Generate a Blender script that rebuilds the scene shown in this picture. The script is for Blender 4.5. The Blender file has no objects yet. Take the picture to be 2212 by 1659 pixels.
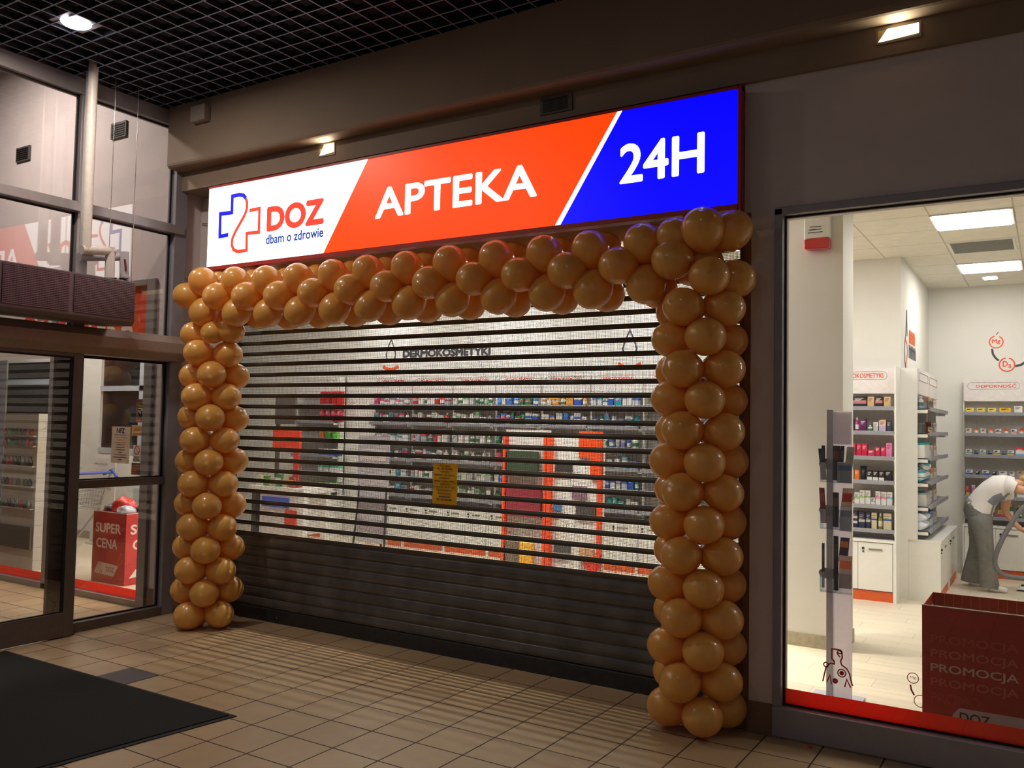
import bpy, bmesh, math, random
from mathutils import Vector, Matrix
S = bpy.context.scene
COL = S.collection
PI = math.pi
rnd = random.Random(7)

# ------------------------------------------------------------------ camera
F_PX = 1877.9
yaw, pit, rol = (math.radians(a) for a in (31.844, 2.661, 1.0758))
fw = Vector((-math.sin(yaw)*math.cos(pit), math.cos(yaw)*math.cos(pit), math.sin(pit)))
rt = Vector((math.cos(yaw), math.sin(yaw), 0)); up = rt.cross(fw)
R_ = rt*math.cos(rol) + up*math.sin(rol); U_ = -rt*math.sin(rol) + up*math.cos(rol)
cd = bpy.data.cameras.new('camera'); cam = bpy.data.objects.new('camera', cd); COL.objects.link(cam)
cd.sensor_width = 36; cd.lens = F_PX/2212*36; cd.clip_start = .05
M = Matrix((R_, U_, -fw)).transposed().to_4x4(); M.translation = Vector((0, -4.865, 1.67)); cam.matrix_world = M
S.camera = cam
# ------------------------------------------------------------------ world, exposure
S.view_settings.view_transform = 'Standard'; S.view_settings.look = 'None'
S.view_settings.exposure = 0.0; S.view_settings.gamma = 1; S.view_settings.use_curve_mapping = False
W = bpy.data.worlds.new('mall_ambient'); S.world = W; W.use_nodes = True
W.node_tree.nodes['Background'].inputs[0].default_value = (1, .88, .86, 1)
W.node_tree.nodes['Background'].inputs[1].default_value = .08
cy = S.cycles
cy.use_denoising = True; cy.max_bounces = 8; cy.diffuse_bounces = 4; cy.glossy_bounces = 3
cy.transmission_bounces = 4; cy.transparent_max_bounces = 16
cy.caustics_reflective = False; cy.caustics_refractive = False; cy.sample_clamp_indirect = 4
# mall ceiling lamps behind the camera (large area lights)
def area(name, loc, size, power, col, rot=(0, 0, 0), spread=PI):
    d = bpy.data.lights.new(name, 'AREA'); d.shape = 'DISK'; d.size = size; d.energy = power; d.color = col; d.spread = spread
    o = bpy.data.objects.new(name, d); COL.objects.link(o); o.location = loc; o.rotation_euler = rot; return o
LIGHTS = [((-4.6, -2.6, 4.25), .16, 7, (1, .86, .74)), ((-1.2, -3.3, 4.25), .16, 2.5, (1, .87, .78)), ((-2.6, -5.6, 4.25), .16, 8, (1, .88, .80)),
          ((.6, -5.6, 4.25), .16, 6, (1, .88, .82)), ((-5.4, -4.4, 4.25), .16, 17, (1, .86, .74))]
for i, (l, s, p, c) in enumerate(LIGHTS): area('mall_downlight', l, s, p, c)
area('entrance_lamp_light', (-8.3, -1.3, 5.3), .5, 110, (1, .90, .84))

# ------------------------------------------------------------------ materials
def lin(c):
    return tuple((v/255/12.92 if v/255 <= .04045 else ((v/255+.055)/1.055)**2.4) for v in c)
MATS = {}
def mat(name, rgb, rough=.5, metal=0., em=None, noise=.06, scale=30, coat=0., spec=.5, bump=0.):
    if name in MATS: return MATS[name]
    m = bpy.data.materials.new(name); m.use_nodes = True; MATS[name] = m
    nt = m.node_tree; b = nt.nodes['Principled BSDF']; c = lin(rgb)
    b.inputs['Roughness'].default_value = rough; b.inputs['Metallic'].default_value = metal
    b.inputs['Coat Weight'].default_value = coat; b.inputs['Specular IOR Level'].default_value = spec
    if em is not None:
        b.inputs['Base Color'].default_value = (*c, 1)
        b.inputs['Emission Color'].default_value = (*c, 1); b.inputs['Emission Strength'].default_value = em
        return m
    tc = nt.nodes.new('ShaderNodeTexCoord'); n = nt.nodes.new('ShaderNodeTexNoise'); n.inputs['Scale'].default_value = scale
    n.inputs['Detail'].default_value = 3
    r = nt.nodes.new('ShaderNodeValToRGB')
    r.color_ramp.elements[0].color = (*[v*(1-noise) for v in c], 1); r.color_ramp.elements[1].color = (*[min(1, v*(1+noise)) for v in c], 1)
    r.color_ramp.elements[0].position = .3; r.color_ramp.elements[1].position = .7
    nt.links.new(tc.outputs['Object'], n.inputs['Vector']); nt.links.new(n.outputs['Fac'], r.inputs['Fac'])
    nt.links.new(r.outputs['Color'], b.inputs['Base Color'])
    if bump:
        bp = nt.nodes.new('ShaderNodeBump'); bp.inputs['Strength'].default_value = bump; bp.inputs['Distance'].default_value = .002
        nt.links.new(n.outputs['Fac'], bp.inputs['Height']); nt.links.new(bp.outputs['Normal'], b.inputs['Normal'])
    return m
def grid_floor(name, x0, y0, sx, sy, gap, base, grout, var, rough, stagger=0., wood=False):
    m = bpy.data.materials.new(name); m.use_nodes = True; nt = m.node_tree; N = nt.nodes.new; L = nt.links.new
    b = nt.nodes['Principled BSDF']; g = N('ShaderNodeNewGeometry'); sp = N('ShaderNodeSeparateXYZ'); L(g.outputs['Position'], sp.inputs[0])
    def mt(op, a, bb=None, c=None):
        n = N('ShaderNodeMath'); n.operation = op
        for i, v in enumerate((a, bb, c)):
            if v is None: continue
            if isinstance(v, (int, float)): n.inputs[i].default_value = v
            else: L(v, n.inputs[i])
        return n.outputs[0]
    v = mt('DIVIDE', mt('SUBTRACT', sp.outputs[1], y0), sy); vf = mt('FLOOR', v)
    u = mt('DIVIDE', mt('SUBTRACT', sp.outputs[0], x0), sx)
    if stagger: u = mt('ADD', u, mt('MULTIPLY', vf, stagger))
    uf = mt('FLOOR', u)
    du = mt('MULTIPLY', mt('ABSOLUTE', mt('SUBTRACT', mt('FRACT', mt('ADD', u, .5)), .5)), sx)
    dv = mt('MULTIPLY', mt('ABSOLUTE', mt('SUBTRACT', mt('FRACT', mt('ADD', v, .5)), .5)), sy)
    d = mt('MINIMUM', du, dv)
    mask = mt('LESS_THAN', d, gap/2)
    cb = N('ShaderNodeCombineXYZ'); L(uf, cb.inputs[0]); L(vf, cb.inputs[1])
    wn = N('ShaderNodeTexWhiteNoise'); L(cb.outputs[0], wn.inputs['Vector'])
    nz = N('ShaderNodeTexNoise'); nz.inputs['Scale'].default_value = 9; nz.inputs['Detail'].default_value = 6
    if wood:
        mp = N('ShaderNodeMapping'); mp.inputs['Scale'].default_value = (.5, 7, 1); L(g.outputs['Position'], mp.inputs[0])
        ad = N('ShaderNodeVectorMath'); ad.operation = 'ADD'; L(mp.outputs[0], ad.inputs[0]); L(wn.outputs['Color'], ad.inputs[1]); L(ad.outputs[0], nz.inputs['Vector'])
        nz.inputs['Scale'].default_value = 4
    else: L(g.outputs['Position'], nz.inputs['Vector'])
    k = mt('ADD', mt('MULTIPLY', mt('SUBTRACT', wn.outputs['Value'], .5), var), mt('MULTIPLY', mt('SUBTRACT', nz.outputs['Fac'], .5), .35 if wood else .25))
    k = mt('ADD', k, 1.)
    cm = N('ShaderNodeMix'); cm.data_type = 'RGBA'; cm.blend_type = 'MULTIPLY'; cm.inputs['Factor'].default_value = 1
    cm.inputs['A'].default_value = (*lin(base), 1); L(k, cm.inputs['B'])
    fm = N('ShaderNodeMix'); fm.data_type = 'RGBA'; L(mask, fm.inputs['Factor']); L(cm.outputs['Result'], fm.inputs['A']); fm.inputs['B'].default_value = (*lin(grout), 1)
    L(fm.outputs['Result'], b.inputs['Base Color'])
    rg = mt('ADD', rough, mt('MULTIPLY', mask, .4)); L(rg, b.inputs['Roughness'])
    bp = N('ShaderNodeBump'); bp.inputs['Distance'].default_value = .002; bp.inputs['Strength'].default_value = .5
    L(mt('SUBTRACT', 1., mask), bp.inputs['Height']); L(bp.outputs['Normal'], b.inputs['Normal'])
    return m
def glass(name, tint=(255, 255, 255), refl=1.):
    m = bpy.data.materials.new(name); m.use_nodes = True; nt = m.node_tree; N = nt.nodes.new; L = nt.links.new
    nt.nodes.remove(nt.nodes['Principled BSDF']); out = nt.nodes['Material Output']
    tr = N('ShaderNodeBsdfTransparent'); tr.inputs[0].default_value = (*lin(tint), 1)
    gl = N('ShaderNodeBsdfGlossy'); gl.inputs['Roughness'].default_value = .0
    lw = N('ShaderNodeLayerWeight'); lw.inputs['Blend'].default_value = .5
    p = N('ShaderNodeMath'); p.operation = 'POWER'; p.inputs[1].default_value = 5; L(lw.outputs['Facing'], p.inputs[0])
    q = N('ShaderNodeMath'); q.operation = 'MULTIPLY_ADD'; L(p.outputs[0], q.inputs[0]); q.inputs[1].default_value = .96*refl; q.inputs[2].default_value = .04*refl
    mx = N('ShaderNodeMixShader'); L(q.outputs[0], mx.inputs[0]); L(tr.outputs[0], mx.inputs[1]); L(gl.outputs[0], mx.inputs[2])
    L(mx.outputs[0], out.inputs[0]); MATS[name] = m; return m
def balloon_mat():
    m = bpy.data.materials.new('gold_latex'); m.use_nodes = True; nt = m.node_tree; N = nt.nodes.new; L = nt.links.new
    b = nt.nodes['Principled BSDF']; out = nt.nodes['Material Output']
    tc = N('ShaderNodeTexCoord'); n = N('ShaderNodeTexNoise'); n.inputs['Scale'].default_value = 14; L(tc.outputs['Object'], n.inputs['Vector'])
    r = N('ShaderNodeValToRGB'); r.color_ramp.elements[0].color = (*lin((236, 176, 80)), 1); r.color_ramp.elements[1].color = (*lin((247, 199, 108)), 1)
    L(n.outputs['Fac'], r.inputs['Fac']); L(r.outputs['Color'], b.inputs['Base Color'])
    b.inputs['Roughness'].default_value = .32; b.inputs['Coat Weight'].default_value = .9; b.inputs['Coat Roughness'].default_value = .035
    b.inputs['Sheen Weight'].default_value = .25; b.inputs['Sheen Tint'].default_value = (*lin((255, 214, 150)), 1)
    t = N('ShaderNodeBsdfTranslucent'); t.inputs[0].default_value = (*lin((250, 164, 50)), 1)
    mx = N('ShaderNodeMixShader'); mx.inputs[0].default_value = .28; L(b.outputs[0], mx.inputs[1]); L(t.outputs[0], mx.inputs[2]); L(mx.outputs[0], out.inputs[0])
    return m
GOLD = balloon_mat()
TILE = grid_floor('beige_floor_tile', -5.8356, -.584, .2998, .2998, .0085, (180, 154, 120), (54, 36, 24), .13, .36)
WOODF = grid_floor('pale_wood_plank_tile', 0, .3, 1.2, .2, .003, (216, 205, 182), (170, 158, 135), .16, .35, .37, True)
CEILT = grid_floor('white_ceiling_tile', -.84, 2.92, .6, .6, .012, (232, 228, 214), (190, 186, 172), .02, .8)
GLASS = glass('clear_glass'); LGLASS = glass('lobby_glass', (250, 248, 246), 3.0); ACRYL = glass('clear_acrylic', (238, 242, 246), 1.6)
WHITE = mat('white_wall_paint', (228, 226, 218), .7, noise=.02, scale=3)
LILAC = mat('grey_lilac_plaster', (204, 194, 192), .8, noise=.04, scale=4)
TAUPE = mat('taupe_bulkhead_paint', (140, 122, 104), .75, noise=.05, scale=3)
BROWN = mat('brown_reveal_paint', (120, 82, 52), .7)
ALU = mat('grey_powder_aluminium', (152, 146, 146), .42, .35, noise=.04, scale=12)
DALU = mat('dark_grey_frame', (142, 140, 148), .45, .2, noise=.05, scale=12)
GASK = mat('black_gasket', (14, 12, 12), .7)
STEEL = mat('shutter_steel', (84, 80, 74), .36, .55, noise=.15, scale=8)
MESHS = mat('shutter_mesh_steel', (66, 64, 60), .45, .5)
BLACK = mat('black_plastic', (18, 18, 20), .45)
OFFW = mat('white_laminate', (236, 235, 228), .35, noise=.015)
SHELFG = mat('grey_shelf_metal', (150, 152, 160), .4, .3)
ORANGE = mat('orange_plinth_laminate', (214, 92, 38), .4)
ORVIN = mat('orange_window_vinyl', (240, 66, 14), .5)
def translucent(m, col, f):
    nt = m.node_tree; tl = nt.nodes.new('ShaderNodeBsdfTranslucent'); tl.inputs[0].default_value = (*lin(col), 1); mx = nt.nodes.new('ShaderNodeMixShader'); mx.inputs[0].default_value = f
    nt.links.new(nt.nodes['Principled BSDF'].outputs[0], mx.inputs[1]); nt.links.new(tl.outputs[0], mx.inputs[2]); nt.links.new(mx.outputs[0], nt.nodes['Material Output'].inputs[0])
translucent(ORVIN, (255, 60, 10), .55)
REDB = mat('red_print_card', (176, 26, 36), .4)
DKRED = mat('dark_red_print_card', (176, 50, 34), .45)
CREAM = mat('cream_paper', (232, 224, 208), .7)
INK = mat('dark_print_ink', (40, 40, 48), .6)
REDINK = mat('coral_print_ink', (222, 74, 58), .6)
GREYP = mat('pipe_white_lagging', (208, 200, 190), .45)
SKIN = mat('skin', (214, 158, 124), .5, noise=.05)
def C(rgb, rough=.45): return mat('print_%02x%02x%02x' % tuple(rgb), rgb, rough, noise=.04)

# ------------------------------------------------------------------ mesh helpers
def base_of(p):
    v = Vector((0, 0, 0))
    while p is not None: v += p.location; p = p.parent
    return v
class MB:
    def __init__(s): s.v = []; s.f = []; s.m = []; s.sm = []
    def add(s, vs, fs, m=0, smooth=False):
        n = len(s.v); s.v += [tuple(v) for v in vs]
        for f in fs: s.f.append(tuple(i+n for i in f)); s.m.append(m); s.sm.append(smooth)
        return s
    def box(s, x0, x1, y0, y1, z0, z1, m=0):
        if x0 > x1: x0, x1 = x1, x0
        if y0 > y1: y0, y1 = y1, y0
        if z0 > z1: z0, z1 = z1, z0
        vs = [(x, y, z) for z in (z0, z1) for y in (y0, y1) for x in (x0, x1)]
        return s.add(vs, [(0, 2, 3, 1), (4, 5, 7, 6), (0, 1, 5, 4), (2, 6, 7, 3), (0, 4, 6, 2), (1, 3, 7, 5)], m)
    def prism(s, pts, ax, d0, d1, m=0):
        """closed 2-D polygon swept along axis ax: 'y' pts=(x,z); 'x' pts=(y,z); 'z' pts=(x,y)"""
        def P(p, d): return (p[0], d, p[1]) if ax == 'y' else ((d, p[0], p[1]) if ax == 'x' else (p[0], p[1], d))
        n = len(pts); a = sum(pts[i][0]*pts[(i+1) % n][1]-pts[(i+1) % n][0]*pts[i][1] for i in range(n))
        vs = [P(p, d0) for p in pts]+[P(p, d1) for p in pts]
        fs = [tuple(range(n)), tuple(range(2*n-1, n-1, -1))]+[(i, i+n, (i+1) % n+n, (i+1) % n) for i in range(n)]
        flip = (a > 0) == (ax != 'y')
        if (d1 < d0): flip = not flip
        if flip: fs = [tuple(reversed(f)) for f in fs]
        return s.add(vs, fs, m)
    def tube(s, pts, r, n=10, m=0, cap=True):
        pts = [Vector(p) for p in pts]; rr = r if isinstance(r, (list, tuple)) else [r]*len(pts); vs = []; prev = None
        for i, p in enumerate(pts):
            t = (pts[min(i+1, len(pts)-1)]-pts[max(i-1, 0)]).normalized()
            if prev is None: a = t.orthogonal().normalized()
            else: a = (prev-t*prev.dot(t)); a = a.normalized() if a.length > 1e-6 else t.orthogonal().normalized()
            prev = a; b = t.cross(a)
            for k in range(n): vs.append(p+(a*math.cos(2*PI*k/n)+b*math.sin(2*PI*k/n))*rr[i])
        fs = [(i*n+k, i*n+(k+1) % n, (i+1)*n+(k+1) % n, (i+1)*n+k) for i in range(len(pts)-1) for k in range(n)]
        s.add(vs, fs, m, True)
        if cap: s.add(vs[:n], [tuple(range(n-1, -1, -1))], m); s.add(vs[-n:], [tuple(range(n))], m)
        return s
    def lathe(s, prof, c=(0, 0, 0), n=16, m=0, ax='z'):
        vs = []
        for r, h in prof:
            for k in range(n):
                a, b = r*math.cos(2*PI*k/n), r*math.sin(2*PI*k/n)
                v = (a, b, h) if ax == 'z' else ((h, a, b) if ax == 'x' else (b, h, a))
                vs.append((v[0]+c[0], v[1]+c[1], v[2]+c[2]))
        fs = [(i*n+k, i*n+(k+1) % n, (i+1)*n+(k+1) % n, (i+1)*n+k) for i in range(len(prof)-1) for k in range(n)]
        fs += [tuple(range(n-1, -1, -1)), tuple((len(prof)-1)*n+k for k in range(n))]
        return s.add(vs, fs, m, True)
    def ribbon(s, pts, w, d0, d1, m=0, closed=False):
        """flat stroke of width w along (x,z) points, thickness from y=d0 to y=d1"""
        P = [Vector(p) for p in pts]; n = len(P); L = []; Rr = []
        for i in range(n):
            a = P[i-1] if (i > 0 or closed) else None; b = P[(i+1) % n] if (i < n-1 or closed) else None
            d1_ = (P[i]-a).normalized() if a is not None else None; d2_ = (b-P[i]).normalized() if b is not None else None
            if d1_ is None: d1_ = d2_
            if d2_ is None: d2_ = d1_
            n1 = Vector((-d1_.y, d1_.x)); n2 = Vector((-d2_.y, d2_.x)); mm = n1+n2
            mm = n1 if mm.length < .1 else mm.normalized(); k = 1/max(.5, mm.dot(n1))
            L.append(P[i]+mm*w/2*k); Rr.append(P[i]-mm*w/2*k)
        rng = range(n) if closed else range(n-1)
        for i in rng:
            j = (i+1) % n
            s.prism([tuple(L[i]), tuple(L[j]), tuple(Rr[j]), tuple(Rr[i])], 'y', d0, d1, m)
        return s
    def build(s, name, mats, parent=None, bev=0, sub=0, local=False):
        me = bpy.data.meshes.new(name)
        off = Vector((0, 0, 0)) if (parent is None or local) else base_of(parent)
        me.from_pydata([(v[0]-off.x, v[1]-off.y, v[2]-off.z) for v in s.v], [], s.f)
        for m in (mats if isinstance(mats, (list, tuple)) else [mats]): me.materials.append(m)
        me.polygons.foreach_set('material_index', s.m); me.polygons.foreach_set('use_smooth', s.sm); me.update()
        o = bpy.data.objects.new(name, me); COL.objects.link(o); o.parent = parent
        if bev:
            b = o.modifiers.new('bevel', 'BEVEL'); b.width = bev; b.segments = 2; b.limit_method = 'ANGLE'
        if sub:
            b = o.modifiers.new('smooth', 'SUBSURF'); b.levels = sub; b.render_levels = sub
        return o
def tag(o, label=None, cat=None, group=None, kind=None):
    if label: o['label'] = label
    if cat: o['category'] = cat
    if group: o['group'] = group
    if kind: o['kind'] = kind
    return o
def thing(name, label, cat, loc=(0, 0, 0), group=None, kind=None):
    o = bpy.data.objects.new(name, None); COL.objects.link(o); o.location = loc; o.empty_display_size = .1
    return tag(o, label, cat, group, kind)
def solo(mb, name, mats, label, cat, loc=None, group=None, kind=None, bev=0, sub=0):
    """a thing that is one mesh: its origin is moved to loc"""
    if loc is not None: mb.v = [(v[0]-loc[0], v[1]-loc[1], v[2]-loc[2]) for v in mb.v]
    o = mb.build(name, mats, None, bev, sub)
    if loc is not None: o.location = loc
    return tag(o, label, cat, group, kind)
def dup(src, label, group=None):
    c = src.copy(); COL.objects.link(c)
    for ch in src.children:
        d = ch.copy(); COL.objects.link(d); d.parent = c
        for g in ch.children:
            e = g.copy(); COL.objects.link(e); e.parent = d
    if label: c['label'] = label
    if group: c['group'] = group
    return c
def text(parent, name, string, box, mats, face='-y', d=0., bold=0., ext=.0006, ital=0., align=None, size=None):
    """lettering mesh filled into box (u0,u1,v0,v1) on plane at depth d; face '-y' (u=x) , '+x' (u=y), 'up' (u=x, v=y)"""
    cu = bpy.data.curves.new('tmp', 'FONT'); cu.body = string; cu.size = 1; cu.extrude = .0; cu.shear = ital
    cu.align_x = 'CENTER' if align == 'c' else 'LEFT'; cu.resolution_u = 4
    to = bpy.data.objects.new('tmp', cu); COL.objects.link(to)
    dg = bpy.context.evaluated_depsgraph_get(); dg.update()
    me = bpy.data.meshes.new_from_object(to.evaluated_get(dg)); bpy.data.objects.remove(to); bpy.data.curves.remove(cu)
    if bold:
        ov = [v.co.copy() for v in me.vertices]; of = [tuple(p.vertices) for p in me.polygons]; nv = []; nf = []
        for k, (dx, dy) in enumerate(((0, 0), (1, 0), (-1, 0), (0, 1), (0, -1), (.7, .7), (-.7, .7), (.7, -.7), (-.7, -.7))):
            n0 = len(nv); nv += [(v.x+dx*bold, v.y+dy*bold, .00012*k) for v in ov]; nf += [tuple(i+n0 for i in f) for f in of]
        bpy.data.meshes.remove(me); me = bpy.data.meshes.new('tmp'); me.from_pydata(nv, [], nf)
    vs = [v.co.copy() for v in me.vertices]; x0 = min(v.x for v in vs); x1 = max(v.x for v in vs); y0 = min(v.y for v in vs); y1 = max(v.y for v in vs)
    off = base_of(parent) if parent else Vector((0, 0, 0)); u0, u1, v0, v1 = box
    mb = []
    for v in me.vertices:
        if size: u = u0+(v.co.x)*size; w = v0+(v.co.y)*size
        else: u = u0+(v.co.x-x0)/max(1e-6, x1-x0)*(u1-u0); w = v0+(v.co.y-y0)/max(1e-6, y1-y0)*(v1-v0)
        e = v.co.z; p = (u, d-e, w) if face == '-y' else ((d+e, u, w) if face == '+x' else (u, w, d+e))
        v.co = (p[0]-off.x, p[1]-off.y, p[2]-off.z)
    me.materials.clear(); me.materials.append(mats); me.name = name
    o = bpy.data.objects.new(name, me); COL.objects.link(o); o.parent = parent; return o
def struct(mb, name, m, label, cat, parent=None, bev=0):
    o = mb.build(name, m, parent, bev)
    if parent is None: tag(o, label, cat, None, 'structure')
    return o
ORD = ['first', 'second', 'third', 'fourth', 'fifth', 'sixth', 'seventh', 'eighth', 'ninth', 'tenth', 'eleventh', 'twelfth', 'thirteenth', 'fourteenth', 'fifteenth', 'sixteenth', 'seventeenth', 'eighteenth', 'nineteenth', 'twentieth']

# ================================================================== SETTING
struct(MB().box(-11, 4, -8, .31, -.1, 0), 'floor', TILE, 'beige square tiled floor of the mall hall', 'floor')
struct(MB().box(-13.5, 4, .31, 7.3, -.1, 0), 'floor.001', WOODF, 'pale wood plank floor inside the pharmacy', 'floor')
solo(MB().box(-5.236+.004, -4.936-.004, -1.484+.004, -1.184-.004, 0, .0015), 'floor_tile', mat('slate_grey_tile', (84, 78, 82), .45), 'single slate grey floor tile beside the back edge of black mat', 'floor tile', (-5.086, -1.334, 0))

# hall ceiling: open cell grid under a black void
struct(MB().box(-6.6, 4, -8, -.03, 4.42, 4.5), 'ceiling', mat('black_ceiling_void', (9, 9, 10), .9), 'black void above the open cell ceiling', 'ceiling')
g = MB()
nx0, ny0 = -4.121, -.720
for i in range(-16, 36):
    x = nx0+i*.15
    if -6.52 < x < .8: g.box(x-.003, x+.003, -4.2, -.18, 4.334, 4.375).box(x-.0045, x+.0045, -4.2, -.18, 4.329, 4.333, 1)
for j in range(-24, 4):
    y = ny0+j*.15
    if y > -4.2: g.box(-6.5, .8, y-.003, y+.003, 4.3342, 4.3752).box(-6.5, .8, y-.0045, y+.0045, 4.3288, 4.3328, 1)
struct(g, 'ceiling.001', [mat('ceiling_grid_shaded_wall', (34, 34, 38), .6), mat('ceiling_grid_lit_edge', (128, 136, 158), .5, .2)], 'dark open cell grid ceiling of square metal lattice', 'ceiling')  # one lattice: cell walls coloured as shaded, bottom edges coloured as lit

# bulkhead beam with a rounded lower edge
prof = [(-.18, 4.34), (-.18, 3.845)]+[(-.145-.035*math.cos(a), 3.845-.035*math.sin(a)) for a in (PI/6, PI/3, PI/2)]+[(-.03, 3.81), (-.03, 4.34)]
struct(MB().prism(prof, 'x', -6.44, 4), 'trim_1', TAUPE, 'deep taupe bulkhead beam below the hall ceiling', 'beam')
struct(MB().box(-6.45, 4, -.03, .3, 3.645, 4.9), 'trim_2', TAUPE, 'taupe fascia band under the bulkhead above the sign', 'fascia')
# front wall pieces
struct(MB().box(-1.48, 4, 0, .3, 2.9, 3.645).box(-1.44, -1.305, 0, .3, 0, 2.9), 'wall_front', LILAC, 'grey plaster wall and narrow pier right of the shutter', 'wall')
struct(MB().box(-6.54, -1.44, .24, .262, 2.87, 3.645).box(-6.54, -6.07, .24, .30, 0, 2.87).box(-6.70, -6.54, .30, .31, 0, 3.645), 'wall_front.001', LILAC, 'grey plaster wall set back behind the sign', 'wall')
struct(MB().box(-1.475, -1.441, .0, .3, 0, 2.9), 'trim_3', BROWN, 'brown reveal at the right side of the shutter', 'reveal')
struct(MB().box(-1.45, -1.295, -.014, 0, 0, .17).box(-1.305, -1.295, 0, .012, 0, .17), 'baseboard_right', mat('brown_skirting_tile', (118, 92, 76), .5), 'brown tiled skirting at the foot of narrow pier', 'skirting')
struct(MB().box(-6.43, -6.07, .228, .24, 0, .12), 'baseboard_left', MATS['brown_skirting_tile'], 'brown skirting on wall left of the shutter', 'skirting')

# pharmacy shell
struct(MB().box(-8.6, -1.39, 4.68, 4.9, 0, 3.45).box(-1.39, -1.29, 4.66, 7.0, 0, 3.45).box(-1.39, 4, 7.0, 7.2, 0, 3.45), 'wall_back', WHITE, 'white painted back wall of the pharmacy', 'wall')
struct(MB().box(-13.5, -8.6, 4.68, 4.9, 0, 3.45), 'wall_back.001', WHITE, 'white painted wall at the far left of pharmacy', 'wall')
struct(MB().box(-13.5, 4, .31, 7.2, 3.45, 3.55), 'ceiling.002', CEILT, 'white suspended tile ceiling inside the pharmacy', 'ceiling')
struct(MB().box(3.9, 4, .3, 7.2, 0, 3.45), 'wall_right', WHITE, 'white side wall of the pharmacy', 'wall')
struct(MB().box(-13.5, -11.1, 2.3, 2.4, 0, 3.45).box(-11.1, -9.9, 2.3, 2.4, 0, 1.18).box(-11.1, -9.9, 2.3, 2.4, 2.9, 3.45).box(-9.9, -9.8, 2.3, 2.4, 0, 3.45), 'wall_left', WHITE, 'white wall with dark window left of the shutter', 'wall')
struct(MB().box(-13.5, -9.8, 2.288, 2.3, 0, .1), 'baseboard_back', mat('grey_beige_skirting', (168, 160, 142), .5), 'grey beige skirting below the dark window', 'skirting')
w = thing('window_1', 'dark night window with pale bars behind trolley', 'window', (-10.5, 2.35, 1.18), kind='structure')
MB().box(-11.1, -9.9, 2.34, 2.35, 1.18, 2.9).build('window_pane', mat('night_glass', (24, 28, 28), .3, spec=.25), w)
MB().box(-11.1, -9.9, 2.29, 2.34, 1.18, 1.25).box(-11.1, -9.9, 2.29, 2.34, 2.02, 2.09).box(-10.24, -10.1, 2.29, 2.34, 1.18, 2.9).build('window_frame', mat('pale_grey_frame', (176, 184, 190), .4), w)
w = thing('window_2', 'dark night window with long pale bar behind cosmetics rack', 'window', (-12.3, 2.2, 1.0), kind='structure')
MB().box(-13.4, -11.6, 2.27, 2.285, .9, 2.45).build('window_pane', MATS['night_glass'], w)
MB().box(-13.4, -11.6, 2.24, 2.27, 2.12, 2.2).build('window_frame', MATS['pale_grey_frame'], w)
# square column
cl = struct(MB().box(-1.765, -1.355, 2.12, 2.52, .104, 3.45), 'column', WHITE, 'square white column inside the shop window', 'column')
struct(MB().box(-1.775, -1.345, 2.11, 2.53, 0, .104), 'baseboard_column', mat('grey_wood_skirting', (166, 158, 136), .5, noise=.15), 'grey wood skirting around the white column', 'skirting')

# ---------------- shop window on the right
w = thing('window_3', 'large shop window with dark grey frame right of pier', 'window', (-.2, .05, 0), kind='structure')
MB().box(-1.305, -1.26, -.02, .10, 0, 2.90).box(-1.305, 2.2, -.02, .10, 2.862, 2.905).box(-1.305, 2.2, -.03, .10, .012, .168).build('window_frame', DALU, w, bev=.004)
MB().box(-1.26, -1.25, .03, .05, .168, 2.862).box(-1.26, 2.2, .03, .05, 2.852, 2.862).box(-1.26, 2.2, .03, .05, .165, .176).build('glazing_gasket', GASK, w)
MB().box(-1.255, 2.2, .036, .044, .17, 2.858).build('window_pane', GLASS, w)
MB().box(-1.252, 2.2, .0455, .047, .172, .256).build('vinyl_band', ORVIN, w)
# window stickers of body outline and vitamin chain (on the glass)
st = thing('window_sticker', 'red outline sticker of human torso with target dots on window', 'sticker', (-.985, .032, .33))
b = MB(); gx = -.985; gz = .33
def TB(pts, w=.007): b.ribbon([(gx+p[0], gz+p[1]) for p in pts], w, .0335, .0348)
TB([(-.02, .165), (-.02, .125), (-.008, .115), (-.008, .10), (-.03, .10)]); TB([(-.02, .165), (-.02, .178), (.01, .178), (.03, .168), (.033, .14), (.024, .12), (.03, .10), (.055, .085), (.07, .06), (.075, .03), (.085, 0)])
TB([(-.03, .10), (-.05, .075), (-.058, .04), (-.066, .0)]); TB([(-.045, 0), (-.03, .04), (-.022, -.008)]); TB([(.045, -.012), (.055, .03), (.075, -.01)]); TB([(.005, .165), (.012, .15), (.022, .14)])
def ring(cx, cz, r, w=.006): b.ribbon([(gx+cx+r*math.cos(a*PI/8), gz+cz+r*math.sin(a*PI/8)) for a in range(16)], w, .0335, .0348, 0, True)
ring(-.05, .09, .012); ring(.03, .058, .020); ring(.03, .058, .006, .012); ring(-.003, .012, .008, .012); ring(.02, .168, .010)
b.build('outline', C((196, 44, 34)), st)
st = thing('window_sticker.001', 'red ringed mineral chain sticker on window beside promotion bin', 'sticker', (-.6, .032, .35))
b = MB(); gx = -.61; gz = .42
ring(0, 0, .026, .004); b.ribbon([(gx-.012, gz-.035), (gx-.008, gz-.06), (gx+.006, gz-.085)], .008, .0335, .0348); ring(.035, -.11, .03, .004); b.build('ring_chain', C((196, 60, 48)), st)
text(st, 'lettering', 'Mg', (-.624, -.596, .413, .43), C((196, 60, 48)), d=.0334)
solo(MB().lathe([(.0, 0), (.016, .001), (.018, .003), (.008, .008), (0, .010)], (-1.1, -.056, 0), 9), 'rubber_scrap', C((206, 66, 34)), 'small scrap of burst orange balloon on floor tiles', 'scrap', (-1.1, -.056, 0))

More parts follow.
